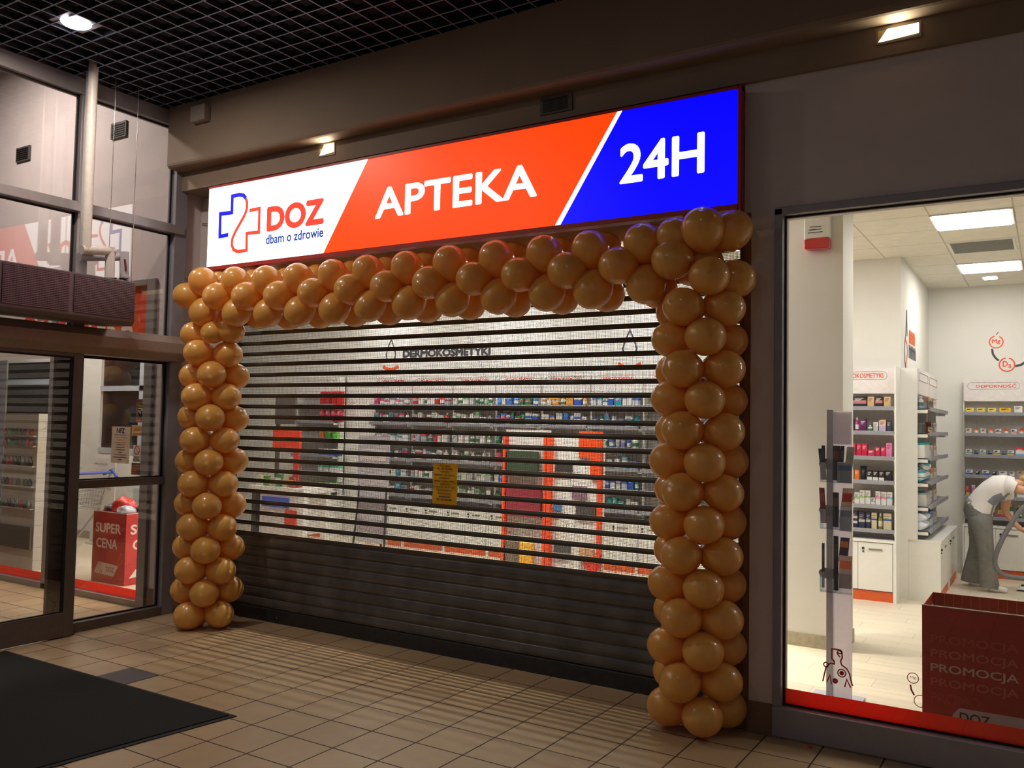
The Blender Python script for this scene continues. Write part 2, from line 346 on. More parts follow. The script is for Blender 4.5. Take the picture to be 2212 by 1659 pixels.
# ---------------- glazed lobby wall on the left (plane x=-6.5)
w = thing('window_4', 'tall grey framed lobby glazing above the sliding door', 'window', (-6.5, -1.5, 2.2), kind='structure')
f = MB().box(-6.56, -6.44, -4.2, -.02, 4.2, 4.326).box(-6.58, -6.50, -4.2, -.02, 4.326, 4.43).box(-6.54, -6.41, -4.2, -.0, 3.262, 3.338).box(-6.54, -6.45, -.955, -.86, 2.2, 4.2).box(-6.54, -6.45, -2.95, -2.86, 2.2, 4.2)
f.build('window_frame', ALU, w, bev=.004)
k = MB()
for y0, y1 in ((-2.86, -.955), (-.86, -.085)):
    for z0, z1 in ((2.36, 3.262), (3.338, 4.2)):
        k.box(-6.502, -6.49, y0, y0+.014, z0, z1).box(-6.502, -6.49, y1-.016, y1, z0, z1).box(-6.502, -6.49, y0, y1, z0, z0+.01).box(-6.502, -6.49, y0, y1, z1-.014, z1)
k.build('glazing_gasket', GASK, w)
for y0, y1 in ((-2.86, -.955), (-.86, -.085)):
    for z0, z1 in ((2.36, 3.262), (3.338, 4.2)):
        MB().box(-6.499, -6.493, y0, y1, z0, z1).build('window_pane', LGLASS, w)
struct(MB().box(-6.54, -6.43, -.085, .035, 0, 4.33), 'trim_4', DALU, 'grey corner post where lobby glazing meets shop front', 'post', bev=.003)
# header box of the sliding door
prof = [(-6.60, 2.15), (-6.33, 2.15), (-6.285, 2.215), (-6.285, 2.30), (-6.32, 2.362), (-6.60, 2.362)]
struct(MB().prism([(x, z) for x, z in prof], 'y', -4.2, -.02), 'trim_5', mat('bronze_grey_header', (150, 132, 122), .4, .3), 'long bronze grey header box above the sliding door', 'door header', bev=.006)
# sliding leaf
dr = thing('door_1', 'glazed sliding door leaf in dark grey frame', 'door', (-6.35, -1.5, 0), kind='structure')
DF = mat('brown_grey_door_frame', (104, 94, 90), .45, .3)
MB().box(-6.37, -6.335, -1.005, -.922, .01, 2.15).box(-6.37, -6.335, -2.6, -1.005, .01, .192).box(-6.37, -6.335, -2.6, -1.005, 2.124, 2.15).build('door_frame', DF, dr, bev=.003)
MB().box(-6.362, -6.343, -1.022, -1.005, .192, 2.124).box(-6.362, -6.343, -2.6, -1.02, .19, .2).box(-6.362, -6.343, -2.6, -1.02, 2.112, 2.124).build('door_gasket', GASK, dr)
MB().box(-6.355, -6.35, -2.6, -1.02, .195, 2.118).build('door_pane', LGLASS, dr)
# inner slim stile carrying the number, and side light
dr = thing('door_2', 'fixed inner door panel stile marked with the number two', 'door', (-6.42, -1.2, 0), kind='structure')
MB().box(-6.44, -6.405, -1.10, -.98, .01, 2.14).build('door_frame', DF, dr)
text(dr, 'number', '2', (-1.062, -1.022, .20, .275), INK, '+x', -6.4035, .02)
w = thing('window_5', 'grey framed side light with cross rail beside the sliding door', 'window', (-6.49, -.5, 0), kind='structure')
MB().box(-6.53, -6.45, -1.0, -.085, 1.105, 1.168).box(-6.55, -6.42, -1.0, -.085, 0, .075).box(-6.53, -6.45, -.97, -.86, 0, 2.2).build('window_frame', DF, w, bev=.003)
MB().box(-6.5, -6.48, -.1, -.085, .075, 2.2).box(-6.5, -6.48, -.86, -.085, 1.165, 1.178).box(-6.5, -6.48, -.86, -.085, .075, .086).box(-6.5, -6.48, -.86, -.085, 2.13, 2.15).build('glazing_gasket', GASK, w)
for z0, z1 in ((.08, 1.105), (1.17, 2.15)): MB().box(-6.493, -6.487, -.86, -.09, z0, z1).build('window_pane', LGLASS, w)

# lobby behind the glazing: shop front continues at y=0
struct(MB().box(-6.75, -6.54, 0, .3, 0, 2.91).box(-11, -6.5, 0, .3, 2.91, 5.6), 'wall_left.001', LILAC, 'grey plaster lobby wall above the second shop window', 'wall')
struct(MB().box(-11, -10.9, -4.2, .3, 0, 5.6), 'wall_left.002', mat('lobby_dark_wall', (96, 88, 86), .7), 'dim end wall of the entrance lobby', 'wall')
struct(MB().box(-11, -6.55, -4.2, 0, 5.55, 5.65), 'ceiling.003', mat('lobby_ceiling', (190, 180, 172), .8), 'plain ceiling of the entrance lobby', 'ceiling')
struct(MB().box(-6.75, -6.54, -.012, 0, 0, .18), 'baseboard_lobby', MATS['brown_skirting_tile'], 'brown skirting on lobby wall beside second shop window', 'skirting')
w = thing('window_6', 'second shop window with orange banner seen through the lobby', 'window', (-8.2, .02, 0), kind='structure')
MB().box(-6.865, -6.752, -.03, .09, 0, 2.91).box(-10.9, -6.865, -.03, .09, 2.855, 2.91).box(-10.9, -6.865, -.03, .09, .0, .055).box(-8.34, -8.26, -.03, .09, 0, 2.91).build('window_frame', ALU, w, bev=.004)
MB().box(-10.9, -6.865, .016, .024, .05, 2.86).build('window_pane', GLASS, w)
MB().box(-10.9, -6.865, .028, .030, .055, .135).build('vinyl_band', ORVIN, w)
MB().box(-8.255, -6.87, .005, .008, 2.235, 2.855).build('orange_banner', mat('orange_banner_print', (206, 62, 22), .6), w)
MB().box(-10.9, -8.345, .005, .008, 2.235, 2.855).build('white_banner', C((206, 198, 186)), w)
text(w, 'banner_lettering', 'APTEKA', (-8.23, -7.07, 2.40, 2.62), C((220, 208, 196)), d=.0035, bold=.025)
text(w, 'banner_logo_lettering', 'DOZ', (-9.2, -8.42, 2.46, 2.665), C((206, 62, 30)), d=.0035, bold=.03)
b = MB(); b.ribbon([(-9.62, 2.45), (-9.62, 2.60), (-9.58, 2.66), (-9.5, 2.69), (-9.42, 2.67), (-9.38, 2.6), (-9.4, 2.5)], .03, .0025, .0035); b.build('banner_emblem', INK, w)
for i, (x, z, wd) in enumerate(((-7.40, 4.355, .23), (-9.02, 4.37, .25))):
    v = thing('wall_vent', ['square dark vent on lobby wall right of the white pipe', 'square dark vent on lobby wall at the far left'][i], 'vent', (x, 0, z), 'lobby wall vents')
    MB().box(x-wd/2, x+wd/2, -.02, 0, z-.075, z+.075).build('vent_frame', mat('grey_vent', (84, 82, 80), .5), v)
    q = MB()
    for j in range(6): q.box(x-wd/2+.02, x+wd/2-.02, -.026, -.02, z-.06+j*.021, z-.049+j*.021)
    q.build('vent_louvre', BLACK, v)

# ================================================================== ILLUMINATED SIGN
sg = thing('pharmacy_sign', 'long illuminated shop sign in white orange and blue panels', 'sign', (-3.72, -.05, 2.93))
SX0, SX1, SZ0, SZ1, SY = -5.972, -1.487, 2.93, 3.588, -.106
FR = mat('dark_red_sign_case', (170, 48, 30), .45)
MB().box(SX0, SX1+.004, -.098, .0, SZ0-.022, SZ1+.014).build('sign_case', FR, sg, bev=.006)
MB().box(SX0-.002, SX1+.004, -.112, -.098, SZ1+.0, SZ1+.016).box(SX0-.002, SX1+.004, -.112, -.098, SZ0-.03, SZ0).box(SX1, SX1+.016, -.112, -.098, SZ0-.03, SZ1+.016).build('sign_trim', FR, sg)
def em(n, rgb, s): return mat(n, rgb, .4, em=s)
EW = em('lit_white_acrylic', (255, 255, 255), 1.7); EO = em('lit_orange_acrylic', (255, 66, 4), 1.05); EB = em('lit_blue_acrylic', (4, 2, 255), 1.0)
ER = em('lit_coral_print', (246, 62, 44), .95); EN = em('lit_navy_print', (14, 18, 200), .9); ED = em('lit_dark_blue_print', (22, 62, 150), .8)
MB().prism([(SX0, SZ0), (-4.652, SZ0), (-4.231, SZ1), (SX0, SZ1)], 'y', -.098, -.106).build('white_panel', EW, sg)
MB().prism([(-4.652, SZ0), (-2.659, SZ0), (-2.237, SZ1), (-4.231, SZ1)], 'y', -.098, -.106).build('orange_panel', EO, sg)
MB().prism([(-2.659, SZ0), (-2.62, SZ0), (-2.203, SZ1), (-2.237, SZ1)], 'y', -.098, -.1062).build('white_stripe', EW, sg)
MB().prism([(-2.62, SZ0), (SX1, SZ0), (SX1, SZ1), (-2.203, SZ1)], 'y', -.098, -.106).build('blue_panel', EB, sg)
text(sg, 'white_lettering', 'APTEKA', (-4.15, -2.794, 3.136, 3.356), EW, d=-.1066, bold=.02)
text(sg, 'number_lettering', '24H', (-2.215, -1.682, 3.136, 3.378), EW, d=-.1066, bold=.02)
text(sg, 'red_lettering', 'DOZ', (-5.272, -4.655, 3.153, 3.357), ER, d=-.1066, bold=.045)
text(sg, 'slogan_lettering', 'dbam o zdrowie', (-5.275, -4.655, 3.055, 3.132), ED, d=-.1066, bold=.022)
b = MB(); b.ribbon([(-5.718, 3.178), (-5.822, 3.174), (-5.824, 3.362), (-5.684, 3.358), (-5.684, 3.493), (-5.60, 3.495), (-5.55, 3.483), (-5.52, 3.455)], .034, -.1062, -.1068); b.build('blue_cross_line', EN, sg)
b = MB(); b.ribbon([(-5.52, 3.455), (-5.507, 3.42), (-5.506, 3.37), (-5.53, 3.32), (-5.575, 3.265), (-5.63, 3.20), (-5.668, 3.14), (-5.672, 3.09), (-5.65, 3.05), (-5.61, 3.031), (-5.575, 3.028), (-5.494, 3.03), (-5.498, 3.167), (-5.358, 3.163), (-5.36, 3.354), (-5.475, 3.35)], .029, -.1062, -.1068); b.build('red_cross_line', ER, sg)
solo(MB().tube([(-6.185, .0, 3.335), (-6.02, .20, 3.335)], .014), 'sign_bracket', mat('bright_steel', (190, 184, 178), .25, .9), 'short steel rod bracket at left end of the lit sign', 'bracket', (-6.1, .1, 3.335))

# wall washers in the fascia, vent and sensor box
def washer(name, x0, x1, z0, z1, label, pw):
    t = thing(name, label, 'lamp', ((x0+x1)/2, -.03, (z0+z1)/2), 'recessed fascia lamps')
    q = MB(); e = .012
    q.box(x0-e, x1+e, -.036, -.029, z1, z1+e).box(x0-e, x1+e, -.036, -.029, z0-e, z0).box(x0-e, x0, -.036, -.029, z0, z1).box(x1, x1+e, -.036, -.029, z0, z1)
    q.build('lamp_frame', mat('lamp_frame_paint', (150, 140, 120), .5), t)
    MB().prism([(x0, z0), (x1, z0+.012), (x1, z1), (x0+.045, z1)], 'y', -.031, -.0335).build('lamp_diffuser', em('warm_lamp_glow', (255, 238, 200), 5.0), t)
    MB().prism([(x0, z0), (x0+.045, z1), (x0, z1)], 'y', -.030, -.032).build('lamp_reflector', mat('lamp_reflector_metal', (216, 200, 140), .3, .6), t)
    a = area('lamp_light', (0, -.012, 0), .1, pw, (1, .86, .62), (math.radians(-100), 0, 0)); a.parent = t
washer('fascia_lamp', -4.79, -4.64, 3.716, 3.795, 'small warm recessed lamp above white part of the lit sign', 1.0)
washer('fascia_lamp.001', -.762, -.565, 3.722, 3.786, 'bright recessed lamp in fascia above the shop window', 1.0)
t = thing('fascia_vent', 'dark rectangular vent in fascia above the orange sign panel', 'vent', (-2.7, -.03, 3.74))
MB().box(-2.82, -2.585, -.04, -.03, 3.686, 3.80).build('vent_frame', mat('vent_frame_paint', (92, 84, 76), .6), t)
q = MB()
for j in range(7): q.box(-2.80, -2.62, -.044, -.04, 3.70+j*.0125, 3.708+j*.0125)
q.build('vent_louvre', BLACK, t)
solo(MB().box(-6.07, -5.895, -.25, -.18, 4.13, 4.262), 'junction_box', mat('grey_taupe_box', (148, 138, 128), .6), 'plain square box mounted on bulkhead near the left corner', 'box', (-5.98, -.215, 4.19), bev=.008)

# ceiling downlight in the grid
t = thing('ceiling_downlight', 'glaring square downlight set in the dark open cell ceiling', 'lamp', (-5.6, -1.54, 4.33))
MB().box(-5.72, -5.48, -1.66, -1.42, 4.335, 4.40).build('lamp_housing', mat('lamp_housing_metal', (150, 148, 150), .4, .5), t)
MB().lathe([(.0, 4.322), (.085, 4.322), (.098, 4.334)], (-5.6, -1.54, 0), 20).build('lamp_lens', em('cool_lamp_glow', (246, 240, 255), 22), t)
a = area('lamp_light', (0, 0, -.03), .18, 30, (1, .86, .74)); a.parent = t

# ================================================================== AIR CURTAIN AND PIPES
t = thing('air_curtain', 'long grey air curtain with perforated grille hung above the doors', 'air curtain', (-6.2, -1.7, 2.4))
MB().prism([(-6.40, 2.385), (-6.03, 2.37), (-6.0, 2.40), (-6.0, 2.712), (-6.40, 2.735)], 'y', -3.2, -.735).build('casing', mat('grey_mauve_metal', (112, 100, 104), .4, .4), t, bev=.006)
q = MB()
for y0, y1 in ((-1.232, -.75), (-1.74, -1.27), (-2.25, -1.78), (-2.9, -2.29)):
    z = 2.425
    while z < 2.70:
        q.box(-6.0, -5.992, y0, y1, z, z+.0085); z += .0125
    y = y0
    while y < y1:
        q.box(-6.0, -5.993, y, y+.004, 2.425, 2.70); y += .02
q.build('grille', mat('grille_metal', (106, 92, 98), .4, .5), t)
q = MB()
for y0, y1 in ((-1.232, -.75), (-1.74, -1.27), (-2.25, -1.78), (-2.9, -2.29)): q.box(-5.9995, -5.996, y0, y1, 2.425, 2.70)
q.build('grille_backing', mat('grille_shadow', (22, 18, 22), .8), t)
for y in (-.84, -.64):
    MB().tube([(-6.2, y, 2.70), (-6.2, y, 4.36)], .003, 6).build('hanger_rod', mat('bright_steel', (190, 184, 178)), t)
t = thing('heating_pipe', 'white lagged pipe dropping from ceiling to the air curtain, nearest', 'pipe', (-6.2, -1.03, 2.7), 'white lagged heating pipes')
MB().tube([(-6.2, -1.03, 4.42), (-6.2, -1.03, 2.925)], .036, 14).tube([(-6.2, -1.066, 2.925), (-6.2, -.80, 2.96)], .036, 14).tube([(-6.2, -.832, 2.985), (-6.2, -.828, 2.745)], .036, 14).build('insulation', GREYP, t)
MB().tube([(-6.2, -.858, 2.93), (-6.2, -.845, 2.88), (-6.2, -.848, 2.85)], .008, 6).build('red_tape', C((120, 34, 30)), t)
t = thing('heating_pipe.001', 'white lagged pipe standing behind and right of the nearest pipe', 'pipe', (-6.28, -1.0, 2.7), 'white lagged heating pipes')
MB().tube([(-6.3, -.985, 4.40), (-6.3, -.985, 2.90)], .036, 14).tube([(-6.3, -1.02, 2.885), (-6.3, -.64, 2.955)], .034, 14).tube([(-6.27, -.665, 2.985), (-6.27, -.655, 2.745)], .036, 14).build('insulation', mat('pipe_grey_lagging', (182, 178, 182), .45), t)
MB().tube([(-6.23, -.685, 2.92), (-6.23, -.675, 2.87), (-6.23, -.672, 2.83)], .008, 6).build('red_tape', C((120, 34, 30)), t)
t = thing('pipe_valve', 'dark metal pipe fittings on top of the air curtain', 'valve', (-6.2, -.75, 2.71))
MB().tube([(-6.2, -.84, 2.72), (-6.2, -.74, 2.722), (-6.2, -.66, 2.735)], [.016, .02, .014], 8).tube([(-6.2, -.78, 2.715), (-6.2, -.78, 2.755)], .012, 8).tube([(-6.2, -.69, 2.7), (-6.2, -.69, 2.75)], .016, 8).build('fitting', mat('dark_brass', (70, 68, 60), .4, .7), t)
MB().box(-6.21, -6.15, -.74, -.70, 2.75, 2.76).build('lever', BLACK, t)

# ================================================================== ROLLER SHUTTER
sh = thing('roller_shutter', 'closed roller shutter with perforated slats above solid slats', 'shutter', (-3.8, .28, 0))
X0, X1, YS = -6.0, -1.575, .28
Z0, PT, OPN = .690, .0895, .0545
q = MB(); bars = MB()
nst = 24
slat = lambda z0, z1, yb, bulge: [(YS+yb, z0), (YS-bulge*.6, z0+(z1-z0)*.12), (YS-bulge, z0+(z1-z0)*.45), (YS-bulge*.7, z0+(z1-z0)*.8), (YS+yb, z1)]
for k in range(nst):
    zb = Z0+k*PT
    bars.prism([(YS+.003, zb), (YS-.002, zb), (YS-.006, zb+.008), (YS-.007, zb+.018), (YS-.002, zb+PT-OPN), (YS+.003, zb+PT-OPN)], 'x', X0, X1)
    a, c = zb+PT-OPN, zb+PT
    for r in range(1, 6):
        z = a+OPN*r/6; q.box(X0, X1, YS-.0008, YS+.0008, z-.0012, z+.0012)
    PX, WX = .0084, .0024
    for i in range(int((X1-X0)/PX)):
        x = X0+i*PX; q.add([(x, YS-.0008, a), (x+WX, YS-.0008, a), (x+WX, YS+.0008, a), (x, YS+.0008, a), (x, YS-.0008, c), (x+WX, YS-.0008, c), (x+WX, YS+.0008, c), (x, YS+.0008, c)],
            [(0, 1, 5, 4), (1, 2, 6, 5), (2, 3, 7, 6), (3, 0, 4, 7)])
q.build('perforated_curtain', MESHS, sh)
bars.build('slat_bars', STEEL, sh)
q = MB(); zb = .112
ns = 7; hs = (Z0-.112)/ns
for k in range(ns):
    z = zb+k*hs
    q.prism([(YS+.006, z), (YS, z), (YS-.009, z+hs*.08), (YS-.014, z+hs*.32), (YS-.014, z+hs*.55), (YS-.008, z+hs*.85), (YS, z+hs*.93), (YS, z+hs), (YS+.006, z+hs)], 'x', X0, X1)
q.build('solid_curtain', mat('dark_shutter_steel', (98, 97, 96), .33, .45, noise=.3, scale=5), sh)
MB().box(X0, X1, YS-.02, YS+.02, .004, .112).build('bottom_rail', mat('dark_bottom_rail', (60, 60, 62), .4, .5, noise=.15), sh, bev=.006)
MB().box(X0-.06, X0+.01, YS-.035, YS+.02, 0, 2.87).build('guide_rail', STEEL, sh)
MB().box(X1-.005, X1+.10, YS-.035, YS+.02, 0, 2.87).build('guide_rail', mat('brown_guide_rail', (92, 62, 40), .5, .2), sh)
q = MB(); q.lathe([(0, -.006), (.028, -.006), (.03, 0), (.02, .006), (0, .006)], (-5.42, YS-.018, .035), 12, ax='y'); q.build('lock_plate', BLACK, sh)
# notice hanging on the shutter
nt_ = thing('paper_notice', 'yellow paper notice with black lines taped on the shutter', 'notice', (-3.738, .258, 1.09))
pv = MB(); NX = [-3.846, -3.631]; rows = 14
zs = [1.378-(1.378-1.083)*i/rows for i in range(rows+1)]
vs = []; fs = []
for i, z in enumerate(zs):
    yy = .2575+.004*math.sin(i*.9)
    vs += [(NX[0], yy, z), (NX[1], yy+.003, z), (NX[0], yy+.0006, z), (NX[1], yy+.0036, z)]
for i in range(rows):
    o4 = 4*i; fs += [(o4, o4+4, o4+5, o4+1), (o4+2, o4+3, o4+7, o4+6), (o4, o4+2, o4+6, o4+4), (o4+1, o4+5, o4+7, o4+3)]
pv.add(vs, fs); pv.build('paper', mat('yellow_paper', (226, 168, 28), .7), nt_)
lines = [('Od dnia', .09), ('16.10.2018r', .14), ('apteka', .075), ('będzie nieczynna', .18), ('(remont)', .085), ('Dyżur będzie pełnić', .18), ('apteka w', .08), ('Luboniu ul. 11-go', .19), ('Listopada 8', .135), ('Ponowne', .11), ('otwarcie', .10), ('27.10.2018r', .14)]
for i, (s_, wd) in enumerate(lines):
    zc = 1.362-i*.0222
    text(nt_, 'print_line', s_, (-3.738-wd/2, -3.738+wd/2, zc-.007, zc+.0065), INK, d=.2525, bold=.012)
for i in (0, 1, 2, 3, 4, 9, 10):
    pass

# ================================================================== DOOR MAT
mt_ = thing('door_mat', 'large black rubber backed mat lying before the sliding door', 'mat', (-5, -2, 0))
MATM = mat('black_mat_pile', (11, 11, 11), .95, noise=.3, scale=300, bump=.6)
pts = [(-6.3, -1.44), (-3.906, -1.44), (-4.13, -3.0), (-6.3, -3.0)]
ins = [(-6.27, -1.465), (-3.945, -1.465), (-4.155, -2.97), (-6.27, -2.97)]
MB().prism(pts, 'z', .0005, .005).build('rubber_edge', mat('dark_rubber', (30, 28, 28), .8), mt_)
MB().prism(ins, 'z', .004, .010).build('pile', MATM, mt_)
q = MB(); LG = mat('worn_grey_pile', (22, 22, 22), .95)
def flat_ring(cx, cy, rx, ry, rot, w=.02, a0=0, a1=2*PI):
    vs = []; n = 20
    for i in range(n+1):
        a = a0+(a1-a0)*i/n
        for r in (1, 1-w/rx):
            x, y = rx*r*math.cos(a), ry*r*math.sin(a); vs.append((cx+x*math.cos(rot)-y*math.sin(rot), cy+x*math.sin(rot)+y*math.cos(rot), .0104))
    q.add(vs, [(2*i, 2*i+2, 2*i+3, 2*i+1) for i in range(n)])
flat_ring(-5.05, -1.72, .16, .07, .5); flat_ring(-4.86, -1.86, .15, .06, .4, .02, 2.2, 5.4); flat_ring(-5.2, -2.02, .13, .06, .4); flat_ring(-5.5, -1.85, .2, .08, .6, .02, .4, 4.0); flat_ring(-5.55, -2.15, .18, .07, .6, .02, 2.6, 6.0)
q.build('worn_pattern', LG, mt_)

# ================================================================== BALLOONS
bm_ = MB(); prof = []
for i in range(17):
    u = PI*i/16; c_, s_ = math.cos(u), math.sin(u)
    if c_ >= 0: prof.append((.115*s_**.98 if s_ > 0 else 0, .118*c_))
    else: prof.append((.115*s_*(1-.12*(-c_)**2), .150*c_))
prof = [(max(r, .0), h) for r, h in reversed(prof)]
bm_.lathe(prof+[], (0, 0, 0), 28, ax='x')
bm_.lathe([(.004, -.168), (.010, -.164), (.005, -.156), (.012, -.144)], (0, 0, 0), 8, ax='x')
proto = None
br = random.Random(3)
def balloon(center, out, scale, label, group, sq=.94):
    global proto
    if proto is None:
        o = bm_.build('balloon', GOLD); proto = o; tag(o, label, 'balloon', group)
    else:
        o = proto.copy(); COL.objects.link(o); o['label'] = label; o['group'] = group
    d = Vector(out)+Vector([br.uniform(-.06, .06) for _ in range(3)]); q_ = d.normalized().to_track_quat('X', 'Z')
    o.rotation_mode = 'QUATERNION'; o.rotation_quaternion = q_; o.location = center
    k = scale*br.uniform(.975, 1.025); o.scale = (k, k, k*sq)
    return o
def column_of(axis, z0, dz, n, az0, step, rho, scale, side, skip):
    for k in range(n):
        for j in range(4):
            if (k % 2, j) in skip: continue
            a = math.radians(az0+(step if k % 2 else 0)+90*j)
            rel = (az0+(step if k % 2 else 0)+90*j - math.degrees(math.atan2(-4.865-axis[1], -axis[0]))+180) % 360-180
            pos = 'facing front' if abs(rel) < 25 else ('at front left' if -70 < rel < 0 else 'at front right' if 0 < rel < 70 else 'at left side' if -115 < rel < 0 else 'at right side' if 0 < rel < 115 else 'at back left' if rel < 0 else 'at back right')
            r = rho*br.uniform(.97, 1.03)
            balloon((axis[0]+r*math.cos(a), axis[1]+r*math.sin(a), z0+dz*k+br.uniform(-.006, .006)), (math.cos(a), math.sin(a), br.uniform(-.15, .15)), scale,
                    f'gold balloon {pos} in the {ORD[k]} layer from floor of the {side} column', f'balloons of the {side} column')
column_of((-5.82, -.11), .113, .1735, 13, -2.4, -45, .165, 1.0, 'left', {(0, 1), (1, 2)})
column_of((-1.69, -.14), .12, .1705, 14, -58.7, 45, .160, .97, 'right', {(0, 2), (1, 1)})
gz = lambda x: 2.60+.055*max(0, (-5.0-x))/.9+.02*max(0, x+2.3)
row2 = [-5.965, -5.593, -5.257, -4.904, -4.557, -4.194, -3.865, -3.496, -3.143, -2.802, -2.466, -2.129, -1.797]
GRP = 'balloons of the garland over the shutter'
for i, x in enumerate(row2):
    if i == 0:
        balloon((-5.99, -.27, 2.672), (-.75, -.6, .05), 1.0, 'gold balloon jutting out at the top left corner of the arch', GRP)
    if 0 < i: balloon((x, -.13+.15, gz(x)), (0, 1, .1), .98, f'gold balloon deep behind the middle of the garland, {ORD[i-1]} from left', GRP)
    if i: balloon((x, -.13-.16, gz(x)), (0, -1, -.1), 1.03, f'gold balloon facing front in middle row of the garland, {ORD[i-1]} from left', GRP)
rowA = [-5.834, -5.444, -5.091, -4.759, -4.407, -4.077, -3.729, -3.366, -3.004, -2.651, -2.336, -1.996]
for i, x in enumerate(rowA):
    z = gz(x)
    balloon((x, -.13-.113, z+.125), (0, -.70, .72), 1.02, f'gold balloon at front of the garland top row, {ORD[i]} from left', GRP)
    balloon((x+.02, -.13-.113, z-.12), (0, -.70, -.72), 1.02, f'gold balloon at front of the garland bottom row, {ORD[i]} from left', GRP)
    balloon((x-.02, -.13+.113, z+.162), (0, .60, .8), 1.02, f'gold balloon behind the garland top row, {ORD[i]} from left', GRP)
    balloon((x, -.13+.113, z-.11), (0, .70, -.72), 1.02, f'gold balloon behind the garland bottom row, {ORD[i]} from left', GRP)
balloon((-1.62, -.30, 2.765), (.15, -.7, .6), 1.03, 'largest gold balloon at the top right corner of the arch', GRP)
balloon((-1.50, -.16, 2.77), (.7, -.1, .6), .99, 'gold balloon right of the largest one at the arch corner', GRP)
balloon((-1.74, -.02, 2.84), (-.2, .2, .9), .97, 'gold balloon behind the top right corner of the arch', GRP)
balloon((-1.80, -.245, 2.745), (-.1, -.7, .7), .97, 'gold balloon left of the largest one at the arch corner', GRP)
balloon((-1.68, -.13, 2.62), (-.2, -.9, .2), .97, 'gold balloon deep inside the right corner of the arch', GRP)
balloon((-1.585, -.29, 2.50), (.2, -.9, 0), 1.0, 'gold balloon facing front just below the arch right corner', GRP)
balloon((-1.49, -.14, 2.50), (.9, -.1, 0), .97, 'gold balloon at right side just below the arch right corner', GRP)
balloon((-5.70, -.24, 2.36), (.1, -.9, -.2), .82, 'smallest gold balloon tucked under the left corner of the arch', GRP)
balloon((-5.97, -.2, 2.36), (-.8, -.5, 0), .97, 'gold balloon at left side just below the arch left corner', GRP)
balloon((-5.60, -.15, 2.38), (.8, .1, -.2), .97, 'gold balloon at right side just below the arch left corner', GRP)

# ================================================================== PHARMACY INTERIOR: LIGHTS
PANEL = em('led_panel_glow', (255, 252, 247), 26.0)
pan = None
def panel(x, y, label):
    global pan
    if pan is None:
        pan = thing('ceiling_panel_light', label, 'lamp', (x, y, 3.45), 'pharmacy ceiling panel lights')
        MB().box(x-.30, x+.30, y-.30, y+.30, 3.440, 3.449).build('panel_frame', OFFW, pan)
        MB().box(x-.275, x+.275, y-.275, y+.275, 3.434, 3.440).build('panel_diffuser', PANEL, pan)
        return pan
    p = dup(pan, label, 'pharmacy ceiling panel lights'); p.location = (x, y, 3.45); return p
panel(-.545, 3.24, 'bright square ceiling panel nearest the shop window')
panel(-.545, 5.64, 'bright square ceiling panel farther back, beyond the ceiling air grille')
for i, (x, y) in enumerate([(-10.6, 1.2), (-2.4, 2.2), (-2.9, 3.3), (-3.4, 1.05), (-5.2, 1.1), (-4.9, 3.3), (-6.9, 1.3), (-6.9, 3.3), (-9.3, 1.3), (-9.3, 3.0), (-12, 1.3), (1.5, 1.8), (1.5, 4.4), (-3.9, 4.0), (-5.9, 2.3), (-7.9, 4.2), (-5.9, 4.0), (-7.9, 2.3)]):
    panel(x, y, f'unseen ceiling panel light added behind the shop front, {ORD[i]} of the hidden ones')  # unseen panels, several added only to brighten the racks, column and far left
t = thing('ceiling_air_grille', 'grey slatted air grille between two ceiling panel lights', 'vent', (-.545, 4.43, 3.45))
MB().box(-.82, -.27, 4.16, 4.70, 3.443, 3.449).build('grille_frame', OFFW, t)
q = MB()
for j in range(24): q.box(-.80, -.29, 4.18+j*.0215, 4.19+j*.0215, 3.438, 3.443)
q.build('grille_slats', mat('grille_grey', (128, 128, 122), .5), t)
for i, x in enumerate((-3.1, -4.5, -5.9)):
    t = thing('ceiling_spotlight', f'small ceiling spotlight hidden behind the shutter top, {ORD[i]} from right', 'lamp', (x, 1.5, 3.45), 'spotlights behind the shutter')
    MB().box(x-.08, x+.08, 1.42, 1.58, 3.43, 3.449).build('spot_frame', OFFW, t); MB().box(x-.06, x+.06, 1.44, 1.56, 3.424, 3.43).build('spot_diffuser', PANEL, t)
    a = area('lamp_light', (0, 0, -.03), .03, 58, (1, .95, .78), spread=math.radians(84)); a.parent = t
t = thing('ceiling_spotlight', 'small square ceiling spotlight behind the panel lights', 'lamp', (-.58, 6.3, 3.45))
MB().box(-.66, -.50, 6.2, 6.4, 3.43, 3.449).build('spot_frame', OFFW, t); MB().box(-.64, -.52, 6.22, 6.38, 3.424, 3.43).build('spot_diffuser', PANEL, t)

